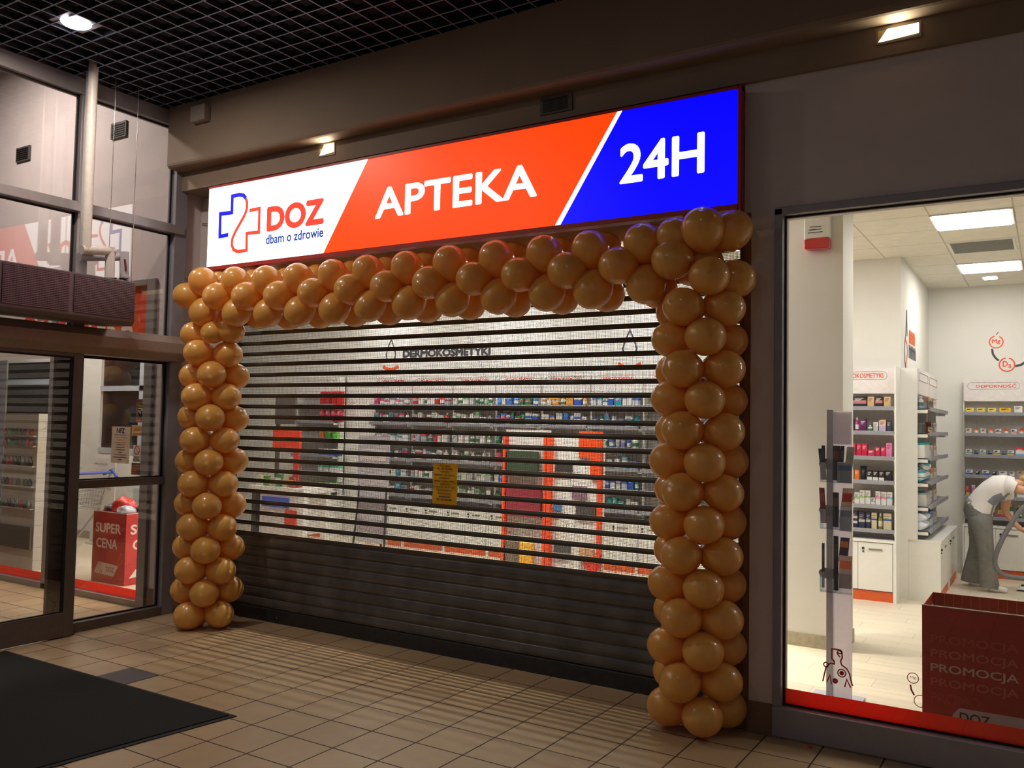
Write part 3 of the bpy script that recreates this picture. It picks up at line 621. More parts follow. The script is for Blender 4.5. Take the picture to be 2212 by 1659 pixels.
# ================================================================== RACKS AND CABINETS
LV = [1.915, 1.67, 1.42, 1.18, .94, .70]
def xf(face, ox, oy):
    """local (u along rack, v depth to the back, z) -> world"""
    if face == '-y': return lambda u, v, z: (ox+u, oy+v, z)
    return lambda u, v, z: (ox-v, oy+u, z)
def lbox(mb, T, u0, u1, v0, v1, z0, z1, m=0):
    a = T(u0, v0, z0); b = T(u1, v1, z1); return mb.box(a[0], b[0], a[1], b[1], a[2], b[2], m)
def rack(name, T, wd, label, head, full=True, face='-y', grp='shelf racks'):
    o = T(wd/2, .12, .6); t = thing(name, label, 'shelf rack', o, grp)
    lbox(MB(), T, .0, wd, .232, .245, .6, 2.312).build('back_panel', mat('rack_back', (222, 218, 212), .6), t)
    for u in (0, wd-.012):
        q = MB()
        if u: lbox(q, T, u, u+.012, .12, .245, .6, 2.312)
        else: lbox(q, T, u, u+.012, .12, .245, .6, 2.312)
        q.build('side_panel', OFFW, t)
    for z in LV:
        q = MB(); lbox(q, T, .012, wd-.012, .0, .235, z-.022, z-.010); lbox(q, T, .012, wd-.012, -.008, .002, z-.036, z+.004)
        for u in (.012, wd-.020): lbox(q, T, u, u+.008, .02, .235, z-.055, z-.012, 1)
        q.build('shelf', [SHELFG, OFFW], t)
    hp = MB(); lbox(hp, T, .012, wd-.012, .10, .112, 2.05, 2.31); hp.build('header_panel', mat('header_board', (226, 220, 216), .5), t)
    if full:
        h = [c for c in t.children if c.name.startswith('header_panel')][-1]
        cap = MB(); pts = []
        zc, r = 2.232, .04; a0, a1 = .05+r, wd-.09-r
        for i in range(9): a = PI/2+PI*i/8; pts.append((a0+r*math.cos(a), zc+r*math.sin(a)))
        for i in range(9): a = -PI/2+PI*i/8; pts.append((a1+r*math.cos(a), zc+r*math.sin(a)))
        w3 = .0022
        for i in range(len(pts)):
            p, n2 = pts[i], pts[(i+1) % len(pts)]
            a, b = T(p[0], .0985, p[1]), T(n2[0], .0985, n2[1]); cap.tube([a, b], w3, 4, cap=False)
        cap.build('header_outline', C((150, 140, 142)), h)
        e0 = T(.15, .099, 2.2); e1 = T(wd-.16, .099, 2.26)
        if head:
            if face == '-y': text(h, 'header_lettering', head, (T(.135, 0, 0)[0], T(wd-.125, 0, 0)[0], 2.207, 2.257), REDINK, d=e0[1], bold=.012)
            else: text(h, 'header_lettering', head, (T(.15, 0, 0)[1], T(wd-.2, 0, 0)[1], 2.207, 2.257), REDINK, '+x', e0[0], .012)
    return t
def cabinet(name, T, wd, ndoor, label, grp='white base cabinets'):
    t = thing(name, label, 'cabinet', T(wd/2, .12, 0), grp)
    q = MB(); lbox(q, T, .016, wd-.016, -.02, .245, .10, .565); q.build('body', OFFW, t)
    q = MB(); lbox(q, T, -.0, wd, -.05, .25, .575, .60); q.build('countertop', OFFW, t)
    q = MB(); lbox(q, T, .018, wd-.018, -.03, .22, .0, .095); q.build('plinth', ORANGE, t)
    q = MB(); lbox(q, T, 0, .016, -.045, .25, 0, .574); q.build('side_panel', OFFW, t)
    q = MB(); lbox(q, T, wd-.016, wd, -.045, .25, 0, .574); q.build('side_panel', OFFW, t)
    dw = (wd-.04)/ndoor
    for i in range(ndoor):
        u0 = .02+i*dw
        q = MB(); lbox(q, T, u0+.002, u0+dw-.002, -.042, -.022, .105, .568); d = q.build('door', OFFW, t)
        uc = u0+dw*.55
        q = MB(); lbox(q, T, uc-.075, uc+.05, -.050, -.042, .497, .512)
        q.build('handle', mat('brushed_handle', (150, 148, 140), .35, .8), d)
        q = MB(); a = T(u0+.05, -.042, .51); b = T(u0+.05, -.056, .51); q.tube([a, b], .012, 10); a = T(u0+.05, -.042, .48); b = T(u0+.05, -.05, .478); q.tube([a, b], .008, 8); q.build('lock', BLACK, d)
    return t
TA = lambda k: xf('-y', -1.31-.68*(k+1), 4.42)
place = {0: 'right of the white column', 1: 'left of the white column'}
for k in range(10):
    where = place.get(k, f'behind the shutter, {ORD[9-k]} from left' if k >= 4 else f'hidden behind the right balloon column, {ORD[k-2]} of two')
    rack('shelf_rack', TA(k), .68, f'white shelf rack with dermocosmetics header {where}', 'DERMOKOSMETYKI')
    cabinet('base_cabinet', TA(k), .68, 2 if k else 2, f'white base cabinet with orange plinth {where}')
TAE = xf('-y', -9.62, 4.42)
rack('shelf_rack', TAE, .84, 'white shelf rack stocked with red cartons at far left behind the shutter', None)
cabinet('base_cabinet', TAE, .84, 2, 'white base cabinet with orange plinth at far left behind the shutter')
# side panel ending rack A, side rack B, rear rack C
solo(MB().box(-1.31, -1.295, 4.36, 4.68, .0, 2.312).box(-1.31, -1.14, 4.655, 4.68, .6, 2.312).box(-1.295, -1.226, 4.655, 4.668, 0, .6), 'rack_end_panel', OFFW, 'tall white end panel between the front rack and the side rack', 'panel', (-1.25, 4.6, 0))
TB1 = xf('+x', -1.03, 4.69); TB2 = xf('+x', -1.03, 5.55)
for T_, nm in ((TB1, 'nearer'), (TB2, 'farther')):
    rack('side_rack', T_, .86, f'white side rack along the partition wall, {nm} half', None, face='+x', grp='side racks')
TC1 = xf('+x', -.98, 4.67); TC2 = xf('+x', -.98, 5.55)
for T_, nm in ((TC1, 'nearer'), (TC2, 'farther')):
    cabinet('side_cabinet', T_, .87, 1, f'deep white cabinet under the side rack, {nm} one with black locks')
TD1 = xf('-y', -.90, 6.74); TD2 = xf('-y', -.22, 6.74)
rack('rear_rack', TD1, .68, 'white rear rack with immunity header behind the vacuuming person', 'ODPORNOŚĆ', grp='rear racks')
cabinet('rear_cabinet', TD1, .68, 2, 'white base cabinet of the rear rack behind the vacuuming person')

# ================================================================== GOODS
PROT = {}
def carton(w, h, d, cols):
    """printed carton: cols = [(colour, height share), ...] bottom to top, plus print lines in the last colour"""
    key = ('c', round(w, 3), round(h, 3), round(d, 3), tuple(cols))
    if key not in PROT:
        q = MB(); z = 0; ms = []
        for i, (c, s) in enumerate(cols):
            q.box(-w/2, w/2, -d/2, d/2, z, z+h*s, i); z += h*s; ms.append(C(c, .4))
        ink = len(ms); dark = sum(cols[-1][0]) > 380
        ms.append(C((70, 70, 80) if dark else (226, 220, 214)))
        for j in range(3): q.box(-w*.36, w*(.30-.14*j), -d/2-.0006, -d/2, h*(.80-.10*j), h*(.80-.10*j)+.005, ink)
        o = q.build('carton', ms); PROT[key] = o; o['_p'] = 1; return o, True
    return PROT[key], False
def bottle(r, h, c1, c2, pump=False):
    key = ('b', r, h, c1, c2, pump)
    if key not in PROT:
        t = thing('bottle', '', 'bottle')
        MB().lathe([(r*.9, 0), (r, .004), (r, h*.66), (r*.8, h*.74), (r*.36, h*.78), (r*.36, h*.80)], n=14).build('body', C(c1, .3), t)
        q = MB().lathe([(r*.42, h*.80), (r*.42, h*.97), (r*.36, h)], n=12)
        if pump: q.tube([(0, 0, h*.98), (0, -r*.9, h*1.0), (0, -r*1.3, h*.97)], .005, 6)
        q.build('cap', C(c2, .35), t)
        MB().lathe([(r*1.01, h*.2), (r*1.012, h*.21), (r*1.012, h*.5), (r*1.01, h*.51)], n=14).build('label_band', C((236, 232, 222) if sum(c1) < 500 else (60, 120, 80)), t)
        PROT[key] = t; return t, True
    return PROT[key], False
def tubep(w, h, c1, c2):
    key = ('t', w, h, c1, c2)
    if key not in PROT:
        t = thing('cream_tube', '', 'tube'); vs = []; n = 12
        q = MB()
        prof = [(.42, .12), (.5, .16), (.5, .4), (.54, .98)]
        for s_, zz in prof:
            fl = 1-.86*max(0, (zz-.3)/.7)
            for k in range(n): a = 2*PI*k/n; vs.append((w*s_*math.cos(a), w*s_*fl*math.sin(a)*.9, h*zz))
        q.add(vs, [(i*n+k, i*n+(k+1) % n, (i+1)*n+(k+1) % n, (i+1)*n+k) for i in range(3) for k in range(n)]+[tuple(range(n-1, -1, -1)), tuple(range(3*n, 4*n))], 0, True)
        q.build('body', C(c1, .35), t); MB().lathe([(w*.40, 0), (w*.40, h*.12)], n=12).build('cap', C(c2, .4), t)
        PROT[key] = t; return t, True
    return PROT[key], False
def pouch(w, h, d, c1, c2):
    key = ('p', w, h, d, c1, c2)
    if key not in PROT:
        q = MB(); n = 14; vs = []; fs = []; rows = 9
        for i in range(rows+1):
            v = i/rows; th = d/2*math.sin(PI*min(1, max(0, v*.94+.03)))**.6
            for k in range(n):
                a = 2*PI*k/n; wob = 1+.05*math.sin(5*v*PI+k*2.1)
                vs.append((w/2*math.copysign(abs(math.cos(a))**.5, math.cos(a))*wob, th*math.sin(a)*wob, h*v))
        fs = [(i*n+k, i*n+(k+1) % n, (i+1)*n+(k+1) % n, (i+1)*n+k) for i in range(rows) for k in range(n)]
        q.add(vs, fs+[tuple(range(n-1, -1, -1)), tuple(range(rows*n, rows*n+n))], 0, True); 
        for i in range(len(q.f)):
            if i//n in (0, 1, 7, 8, 3): q.m[i] = 1
        o = q.build('pouch', [C(c1, .35), C(c2, .35)]); PROT[key] = o; return o, True
    return PROT[key], False
CATS = {'carton': 'box', 'bottle': 'bottle', 'cream_tube': 'tube', 'pouch': 'pouch'}
def put(pr, T, u, v, z, label, group, face='-y', rz=0., lay=None):
    src, new = pr
    o = src if new else dup(src, None)
    o.location = T(u, v, z); o.rotation_euler = (lay[0] if lay else 0, lay[1] if lay else 0, (PI/2 if face == '+x' else 0)+rz)
    if '_p' in o: del o['_p']
    nm = o.name.split('.')[0]
    tag(o, label, CATS.get(nm, 'product'), group)
    return o
def stock(T, wd, rows, unit, group, face='-y', u0=.03):
    """rows: per shelf a list of (kind-tuple, description); laid out left to right"""
    for si, row in enumerate(rows):
        if not row: continue
        tot = sum(r[0] for r in row); n = len(row); gap = max(.002, (wd-.06-tot)/max(1, n)); u = u0
        for i, (w, mk, desc) in enumerate(row):
            if mk is None: u += w; continue
            put(mk(), T, u+w/2, .095, LV[si]-.0095, f'{desc}, {ORD[min(i,15)]} from left, {ORD[si]} shelf, {unit}', group, face, rnd.uniform(-.05, .05))
            u += w+min(gap, .05)
def cb(w, h, cols, desc, d=.06): return (w, (lambda: carton(w*.96, h, d, cols)), desc)
def bt(r, h, c1, c2, desc, pump=False): return (2*r, (lambda: bottle(r, h, c1, c2, pump)), desc)
def tb(w, h, c1, c2, desc): return (w*1.1, (lambda: tubep(w, h, c1, c2)), desc)
def gap_(w): return (w, None, '')
WHT, BLK, NAVY, CRM = (232, 230, 224), (26, 24, 28), (40, 40, 78), (226, 214, 170)
PUR, MAG, CRIM, PNK = (92, 24, 84), (190, 40, 130), (196, 26, 66), (232, 130, 178)
ORG, TEAL, BLU, GRN, YEL, RED, LIL = (228, 122, 26), (30, 150, 156), (40, 92, 186), (66, 150, 60), (236, 196, 52), (200, 36, 40), (196, 176, 208)
G0 = 'goods on the rack right of the column'
rowsA = [
    [gap_(.14), cb(.09, .125, ((CRM, .2), (BLK, .55), (WHT, .25)), 'white carton with black tube print'), cb(.13, .115, ((BLK, .35), ((190, 120, 120), .3), (BLK, .35)), 'black gift box with pink panel'), cb(.06, .11, (((214, 170, 120), 1.),), 'shiny gold gift box'), cb(.07, .115, ((BLK, .4), ((190, 120, 120), .25), (BLK, .35)), 'narrow black gift box'), cb(.06, .11, (((220, 180, 130), 1.),), 'crumpled gold gift box')],
    [gap_(.17), cb(.08, .125, ((PUR, .5), ((120, 50, 112), .1), (PUR, .4)), 'purple carton with white print'), bt(.022, .145, MAG, (240, 220, 236), 'magenta serum bottle'), cb(.06, .13, ((PUR, 1.),), 'tall purple carton'), bt(.026, .07, (206, 204, 200), (216, 214, 210), 'low silver jar'), cb(.045, .10, (((190, 190, 180), .6), (WHT, .4)), 'grey and white carton'), cb(.065, .125, ((LIL, .5), ((230, 190, 166), .5)), 'peach and lilac carton'), cb(.04, .115, (((62, 64, 74), 1.),), 'dark grey carton')],
    [gap_(.19), cb(.08, .135, ((CRIM, .7), ((214, 60, 96), .3)), 'tall crimson carton'), cb(.05, .13, ((CRIM, 1.),), 'crimson carton'), cb(.05, .13, ((CRIM, .5), ((206, 40, 80), .5)), 'second tall crimson carton'), cb(.065, .07, (((206, 50, 86), 1.),), 'low crimson carton'), cb(.045, .105, ((CRIM, 1.),), 'narrow crimson carton'), cb(.045, .105, (((210, 44, 84), 1.),), 'slim pinkish red carton'), cb(.055, .145, ((PNK, 1.),), 'tall light pink carton')],
    [gap_(.20), cb(.05, .10, ((WHT, 1.),), 'plain white carton'), cb(.045, .105, ((ORG, .4), (ORG, .6)), 'orange carton'), tb(.055, .15, BLK, BLK, 'black cream tube standing on cap'), cb(.05, .105, ((WHT, .4), (BLK, .6)), 'black and white carton'), cb(.05, .105, ((WHT, .38), (BLK, .62)), 'second black and white carton'), cb(.05, .105, ((WHT, .36), (BLK, .64)), 'third black and white carton'), cb(.06, .11, ((BLK, 1.),), 'all black carton')],
    [gap_(.20), bt(.026, .08, ORG, (240, 200, 120), 'small orange jar'), cb(.05, .12, ((WHT, .45), ((176, 206, 140), .2), (WHT, .35)), 'white carton with green band'), cb(.048, .145, ((WHT, .45), ((166, 200, 126), .15), (WHT, .4)), 'tall white carton with green band'), cb(.048, .144, ((WHT, .5), ((150, 190, 110), .12), (WHT, .38)), 'second tall carton with green band'), cb(.04, .075, ((WHT, .4), ((170, 200, 150), .2), (WHT, .4)), 'small white carton'), cb(.05, .14, ((WHT, .45), ((236, 160, 180), .2), (WHT, .35)), 'white carton with pink band'), cb(.05, .139, ((WHT, .47), ((236, 150, 176), .18), (WHT, .35)), 'second white carton with pink band'), cb(.05, .138, ((WHT, .5), ((120, 176, 220), .15), (WHT, .35)), 'white carton with blue band')],
    [gap_(.17), cb(.12, .17, ((NAVY, .28), ((200, 200, 190), .14), (NAVY, .16), ((200, 200, 190), .14), (NAVY, .28)), 'stacked navy carton with silver bands'), cb(.06, .165, ((NAVY, .4), ((200, 200, 184), .15), (NAVY, .45)), 'navy carton'), cb(.045, .168, ((NAVY, .42), ((200, 200, 184), .14), (NAVY, .44)), 'slim navy carton'), cb(.05, .165, ((CRM, .55), (BLU, .1), (CRM, .35)), 'cream carton with blue leaf'), bt(.022, .165, (150, 146, 66), (240, 240, 236), 'olive oil bottle with white cap'), cb(.075, .165, ((CRM, .55), (BLU, .12), (CRM, .33)), 'wide cream carton with blue leaf')]]
stock(TA(0), .68, rowsA, 'rack right of column', G0)
G1 = 'goods on the rack left of the column'
rows1 = [[gap_(.22), bt(.05, .19, (214, 120, 24), (220, 130, 36), 'big orange lotion bottle'), cb(.05, .12, ((ORG, 1.),), 'orange carton')],
         [gap_(.22), bt(.03, .10, WHT, (70, 190, 190), 'white jar with turquoise cap'), bt(.03, .10, WHT, (70, 190, 191), 'second white jar with turquoise cap')],
         [gap_(.24), cb(.09, .16, ((BLK, .2), ((60, 60, 60), .5), (BLK, .3)), 'black carton with white frame'), cb(.05, .12, ((BLK, 1.),), 'plain black carton')],
         [gap_(.26), bt(.035, .18, (236, 236, 232), (238, 238, 238), 'white pump bottle with green label', True), bt(.03, .15, WHT, WHT, 'plain white bottle')],
         [gap_(.24), cb(.07, .16, ((WHT, .15), (GRN, .45), (WHT, .2), ((90, 210, 140), .2)), 'white and green carton'), cb(.05, .12, ((WHT, 1.),), 'white carton')],
         [gap_(.24), cb(.09, .15, (((224, 224, 220), .3), (RED, .2), (WHT, .3), (RED, .2)), 'white and red carton'), cb(.05, .12, ((WHT, .5), (RED, .5)), 'red and white carton')]]
stock(TA(1), .68, rows1, 'rack left of column', G1)
GC = 'goods on the rear rack'
def ybox(c2, w=.085): return cb(w, .062, (((238, 206, 70), .55), ((246, 226, 120), .45)), 'yellow vitamin carton', .05)
def pair(cols, side, desc): return [cb(.062, .066, cols, desc, .05), cb(.045, .060, ((side, 1.),), desc+' lid', .05)]
rowsC = [[ybox(0), ybox(0), ybox(0), cb(.12, .064, ((YEL, .5), ((240, 190, 40), .5)), 'wide yellow vitamin carton', .05), cb(.085, .085, (((236, 226, 214), .7), (WHT, .3)), 'pale beige carton')],
         [cb(.06, .062, ((WHT, .4), ((236, 190, 110), .2), (WHT, .4)), 'white carton with peach band'), bt(.024, .075, (216, 110, 40), (216, 100, 40), 'orange round tin'), cb(.06, .062, ((WHT, .4), ((236, 180, 110), .2), (WHT, .4)), 'white carton with peach band'), bt(.024, .0751, (214, 100, 40), (216, 100, 40), 'orange round tin'), cb(.06, .062, ((WHT, .4), ((226, 80, 60), .2), (WHT, .4)), 'white carton with red band'), bt(.024, .0752, (212, 88, 40), (216, 90, 40), 'red orange round tin'), cb(.06, .062, ((WHT, .4), ((226, 80, 61), .2), (WHT, .4)), 'white carton with red band'), bt(.024, .0753, (212, 88, 41), (216, 90, 40), 'red orange round tin')],
         [cb(.065, .066, ((YEL, .35), ((70, 150, 180), .2), (WHT, .45)), 'yellow blue and white carton'), cb(.045, .06, (((30, 70, 80), .5), ((140, 150, 150), .5)), 'dark teal carton'), cb(.065, .066, ((YEL, .35), ((70, 150, 180), .2), (WHT, .45)), 'yellow blue and white carton'), cb(.045, .06, (((30, 70, 80), .5), ((140, 150, 150), .5)), 'dark teal carton'), cb(.065, .066, ((YEL, .35), ((70, 150, 180), .2), (WHT, .45)), 'yellow blue and white carton'), cb(.045, .06, (((30, 70, 80), .5), ((140, 150, 150), .5)), 'dark teal carton'), cb(.065, .066, ((YEL, .35), ((70, 150, 180), .2), (WHT, .45)), 'yellow blue and white carton'), cb(.09, .10, (((120, 170, 210), .3), (WHT, .4), ((210, 40, 60), .3)), 'white carton with red corner')],
         [cb(.07, .062, ((BLU, .5), (WHT, .5)), 'blue and white carton'), cb(.045, .055, (((40, 44, 70), 1.),), 'dark blue carton'), cb(.07, .062, ((BLU, .5), (WHT, .5)), 'blue and white carton'), cb(.045, .055, (((40, 44, 70), 1.),), 'dark blue carton'), cb(.08, .062, ((WHT, 1.),), 'plain white carton'), cb(.05, .06, ((WHT, .6), ((230, 220, 210), .4)), 'small white carton'), cb(.06, .075, (((190, 160, 130), 1.),), 'light brown carton')],
         [cb(.035, .12, ((YEL, .3), ((214, 60, 90), .7)), 'red and yellow carton', .04), cb(.04, .125, ((WHT, .2), (PNK, .5), (WHT, .3)), 'pink and white carton', .04), cb(.035, .12, (((120, 60, 150), .5), (PNK, .5)), 'purple and pink carton', .04), cb(.035, .125, ((RED, .6), (PNK, .4)), 'red and pink carton', .04), cb(.045, .12, ((LIL, 1.),), 'lilac carton', .04), cb(.035, .12, ((RED, 1.),), 'red carton', .04), cb(.04, .12, (((110, 60, 160), 1.),), 'violet carton', .04), cb(.075, .10, ((WHT, .5), ((150, 200, 170), .5)), 'white and mint carton', .04), cb(.075, .10, ((WHT, .4), ((130, 190, 160), .6)), 'white and green carton', .04)],
         [gap_(.22), cb(.08, .085, ((GRN, .3), ((200, 40, 90), .4), (YEL, .3)), 'colourful tea carton'), cb(.08, .085, (((190, 60, 110), .5), (YEL, .5)), 'pink and yellow carton'), bt(.026, .16, (50, 110, 44), (226, 190, 60), 'green syrup bottle'), bt(.026, .16, (50, 110, 44), (226, 190, 60), 'green syrup bottle')]]
stock(TD1, .68, rowsC, 'rear rack', GC)
GB = 'goods on the side rack'
def clear_case(T, u0, u1, z, h, label):
    t = thing('display_case', label, 'display case', T((u0+u1)/2, .10, z)); q = MB()
    lbox(q, T, u0, u1, .02, .19, z, z+.004); lbox(q, T, u0, u1, .02, .024, z, z+h*.55); lbox(q, T, u0, u1, .186, .19, z, z+h); lbox(q, T, u0, u0+.004, .02, .19, z, z+h*.8); lbox(q, T, u1-.004, u1, .02, .19, z, z+h*.8); q.build('acrylic_case', ACRYL, t)
    q = MB(); lbox(q, T, u0+.01, u1-.01, .0165, .0198, z+.004, z+.02); q.build('red_strip', C(RED), t); return t
B = TB1; fx = '+x'
def pb(pr, u, v, z, desc, T=B): put(pr, T, u, v, z-.0095, desc, GB, fx)
clear_case(B, .02, .50, LV[0]-.0095, .15, 'clear acrylic case with two white bottles on side rack')
pb(bottle(.022, .12, (240, 240, 238), (236, 236, 236)), .12, .10, LV[0]+.006, 'white bottle in clear acrylic case, nearer one'); pb(bottle(.022, .12, (240, 240, 238), (236, 236, 236)), .20, .10, LV[0]+.006, 'white bottle in clear acrylic case, farther one')
pb(carton(.2, .14, .07, ((WHT, .5), ((232, 170, 130), .5))), .68, .1, LV[0], 'white and peach carton beyond acrylic case, top of side rack')
clear_case(B, .02, .70, LV[1]-.0095, .12, 'long clear acrylic tray with red strip on side rack')
pb(carton(.07, .12, .06, ((ORG, .6), ((150, 60, 30), .4))), .79, .1, LV[1], 'orange carton beside long acrylic tray')
for i in range(6): pb(carton(.062, .155, .10, ((WHT, .85), (TEAL, .15))), .05+i*.072, .1, LV[2], f'white carton with teal top on side rack, {ORD[i]} from near end')
pb(carton(.16, .12, .08, (((220, 216, 220), .6), (LIL, .4))), .58, .1, LV[2], 'pale lilac carton after the teal topped cartons'); pb(carton(.12, .12, .08, (((190, 170, 200), .6), (WHT, .4))), .74, .1, LV[2], 'mauve carton at far end below acrylic tray')
for i in range(4): pb(pouch(.13, .115, .10, (226, 228, 226), (48, 160, 176)), .08+i*.125, .1, LV[3], f'white and teal wipes pouch in lower row, {ORD[i]} from near end')
for i in range(3): put(pouch(.13, .115, .10, (226, 228, 226), (48, 160, 176)), B, .15+i*.125, .11, LV[3]+.085, f'white and teal wipes pouch lying on top, {ORD[i]} from near end', GB, fx, .2*i-.2, (.5, .15))
pb(carton(.18, .12, .08, (((226, 220, 206), .5), ((220, 150, 110), .5))), .70, .1, LV[3], 'cream and orange carton beyond the wipes pouches')
for i in range(4): pb(carton(.075, .13, .12, (((214, 214, 204), .85), ((150, 176, 176), .15))), .10+i*.085, .1, LV[4], f'grey white carton on fifth side shelf, {ORD[i]} from near end')
pb(carton(.2, .12, .08, ((WHT, .35), (RED, .1), (WHT, .55))), .60, .1, LV[4], 'white carton with red mark on fifth side shelf')
for i in range(4): pb(pouch(.17, .085, .14, (234, 236, 240), (210, 220, 236)), .10+.19*(i % 2), .1, LV[5]+.082*(i//2), ['lower near white nappy pack', 'lower far white nappy pack', 'upper near white nappy pack', 'upper far white nappy pack'][i]+' on bottom side shelf')
pb(carton(.26, .155, .1, (((226, 232, 240), .5), ((90, 140, 200), .5))), .58, .1, LV[5], 'blue and white carton on bottom side shelf')
pb(carton(.1, .13, .08, (((226, 200, 160), .6), ((170, 60, 60), .4))), .78, .1, LV[5], 'tan and red carton on bottom side shelf')
for si in range(6):
    pb(carton(.3, .11, .08, (((226, 220, 214), .6), ((230, 200, 180), .4))), .2, .1, LV[si], f'pale carton on farther half of side rack, {ORD[si]} shelf', TB2)
# racks behind the shutter
pals = {9: [WHT, (60, 150, 170), (200, 60, 110), (140, 150, 160)], 8: [WHT, (170, 180, 190), (226, 220, 210), RED], 7: [WHT, (226, 220, 206), (190, 190, 186), (120, 170, 120)], 6: [WHT, BLU, (40, 110, 60), (200, 70, 100), (50, 120, 200)], 5: [WHT, BLU, (60, 140, 200), (236, 160, 70), (210, 210, 200)], 4: [WHT, BLU, (120, 120, 180), (200, 200, 206), TEAL]}
nmc = {WHT: 'white', BLU: 'blue', RED: 'red', TEAL: 'teal'}
def cname(c):
    r, g_, b_ = c
    if c in nmc: return nmc[c]
    if min(c) > 185: return 'pale'
    if max(c)-min(c) < 30: return 'grey'
    return 'green' if g_ >= r and g_ >= b_ else ('blue' if b_ > r else ('orange' if g_ > 100 else 'red'))
rg = random.Random(21)
for k in range(4, 10):
    grp = f'goods on the {ORD[9-k]} rack from left behind the shutter'
    rows = []
    for si in range(6):
        row = []; u = 0
        while u < .56:
            w = rg.choice((.05, .06, .075, .09)); c = rg.choice(pals[k]+[WHT]); h = rg.uniform(.09, .165)
            c2 = rg.choice(pals[k]); kind = rg.random(); h = round(h, 2)
            if kind < .72: row.append(cb(w, h, ((c, .55), (c2, .2), (c, .25)), f'{cname(c)} carton with {cname(c2)} band'))
            elif kind < .9: row.append(bt(round(w/2.4, 3), h, c, c2, f'{cname(c)} bottle with {cname(c2)} cap'))
            else: row.append(tb(round(w*.8, 3), h, c, c2, f'{cname(c)} tube with {cname(c2)} cap'))
            u += w+.012
        rows.append(row[:9])
    stock(TA(k), .68, rows, f'{ORD[9-k]} rack behind shutter', grp)
GR = 'cartons on the far left rack behind the shutter'
rr = [[gap_(.30)]+[cb(.09, .19, ((RED, .6), ((220, 70, 70), .2), (RED, .2)), 'red carton') for _ in range(4)], [gap_(.30)]+[cb(.09, .19, (((180, 24, 60), .5), ((220, 90, 110), .2), ((180, 24, 60), .3)), 'crimson carton') for _ in range(4)],
      [gap_(.30), cb(.08, .13, ((ORG, 1.),), 'orange carton'), cb(.09, .13, ((GRN, .7), ((150, 210, 90), .3)), 'green carton'), cb(.09, .13, (((120, 200, 80), 1.),), 'lime green carton')],
      [gap_(.30)]+[cb(.08, .10, ((BLU, .6), (WHT, .4)), 'blue carton') for _ in range(4)], [gap_(.30)]+[cb(.09, .12, ((WHT, .5), ((90, 190, 160), .5)), 'mint carton') for _ in range(4)], [gap_(.30)]+[cb(.09, .1, ((WHT, .8), (GRN, .2)), 'white carton') for _ in range(4)]]
stock(TAE, .84, rr, 'far left rack behind shutter', GR, u0=.2)

# ================================================================== WALL GRAPHICS INSIDE
YB = 4.6785
t = thing('wall_lettering', 'dark dermocosmetics lettering with drop emblem high above the racks', 'wall lettering', (-7, 4.68, 2.6))
text(t, 'lettering', 'DERMOKOSMETYKI', (-7.745, -6.27, 2.575, 2.685), C((46, 48, 58)), d=YB, bold=.06)
def drop(parent, cx, cz, s_):
    q = MB(); q.ribbon([(cx-.07*s_, cz-.10*s_), (cx-.09*s_, cz-.02*s_), (cx-.06*s_, cz+.08*s_), (cx, cz+.2*s_), (cx+.06*s_, cz+.08*s_), (cx+.09*s_, cz-.02*s_), (cx+.07*s_, cz-.10*s_)], .022*s_, YB, YB+.001); q.build('drop_outline', C((52, 54, 66)), parent)
    q = MB(); q.ribbon([(cx-.15*s_, cz-.20*s_), (cx-.08*s_, cz-.235*s_), (cx, cz-.245*s_), (cx+.08*s_, cz-.235*s_), (cx+.15*s_, cz-.20*s_)], .05*s_, YB, YB+.001); q.build('orange_arc', C((228, 84, 34)), parent)
drop(t, -7.96, 2.65, .95)
t = thing('wall_emblem', 'drop emblem with orange arc high on wall beside right balloon column', 'wall emblem', (-4.28, 4.68, 2.6)); drop(t, -4.28, 2.62, 1.0)
t = thing('wall_logo', 'navy and orange pestle logo on the white partition wall', 'wall logo', (-1.29, 5.3, 2.6))
XW = -1.2885
q = MB()
def xpoly(pts, m=0): q.prism(pts, 'x', XW, XW+.0015, m)
def xrib(pts, w, m=0):
    for (a, b_), (c, d) in zip(pts, pts[1:]):
        L_ = math.hypot(c-a, d-b_); nx, nz = -(d-b_)/L_*w/2, (c-a)/L_*w/2; xpoly([(a+nx, b_+nz), (c+nx, d+nz), (c-nx, d-nz), (a-nx, b_-nz)], m)
xrib([(5.06, 2.95), (5.03, 2.80), (5.0, 2.68), (4.93, 2.60), (4.90, 2.50), (4.93, 2.40), (5.0, 2.34)], .03); xrib([(5.06, 2.95), (5.09, 2.78), (5.10, 2.68)], .04); xrib([(5.0, 2.62), (5.1, 2.60), (5.12, 2.5), (5.05, 2.40), (4.98, 2.36)], .03, 1)
q.build('pestle_emblem', [C((38, 42, 70)), C((230, 96, 40))], t)
for nm, y0, y1, z0, z1, cc in (('orange_word_shape', 5.24, 5.72, 2.62, 2.76, (236, 100, 30)), ('navy_word_shape', 5.22, 5.78, 2.46, 2.60, (38, 42, 70))):
    q = MB(); w_ = (y1-y0)/6
    for i in range(6): xrib([(y0+i*w_+.012, z0), (y0+i*w_+.02, z1), (y0+i*w_+w_*.8, (z0+z1)/2+.02), (y0+i*w_+w_*.85, z0)], .026)
    q.build(nm, C(cc), t)
t = thing('vitamin_graphic', 'chain of coral rings lettered with minerals on rear wall', 'wall graphic', (-.4, 7, 2.6))
YR = 6.9985; CO = C((226, 92, 66)); DK = C((52, 54, 62))
q = MB()
def wr(cx, cz, r, w, a0, a1): q.ribbon([(cx+r*math.cos(a0+(a1-a0)*i/18), cz+r*math.sin(a0+(a1-a0)*i/18)) for i in range(19)], w, YR, YR+.001)
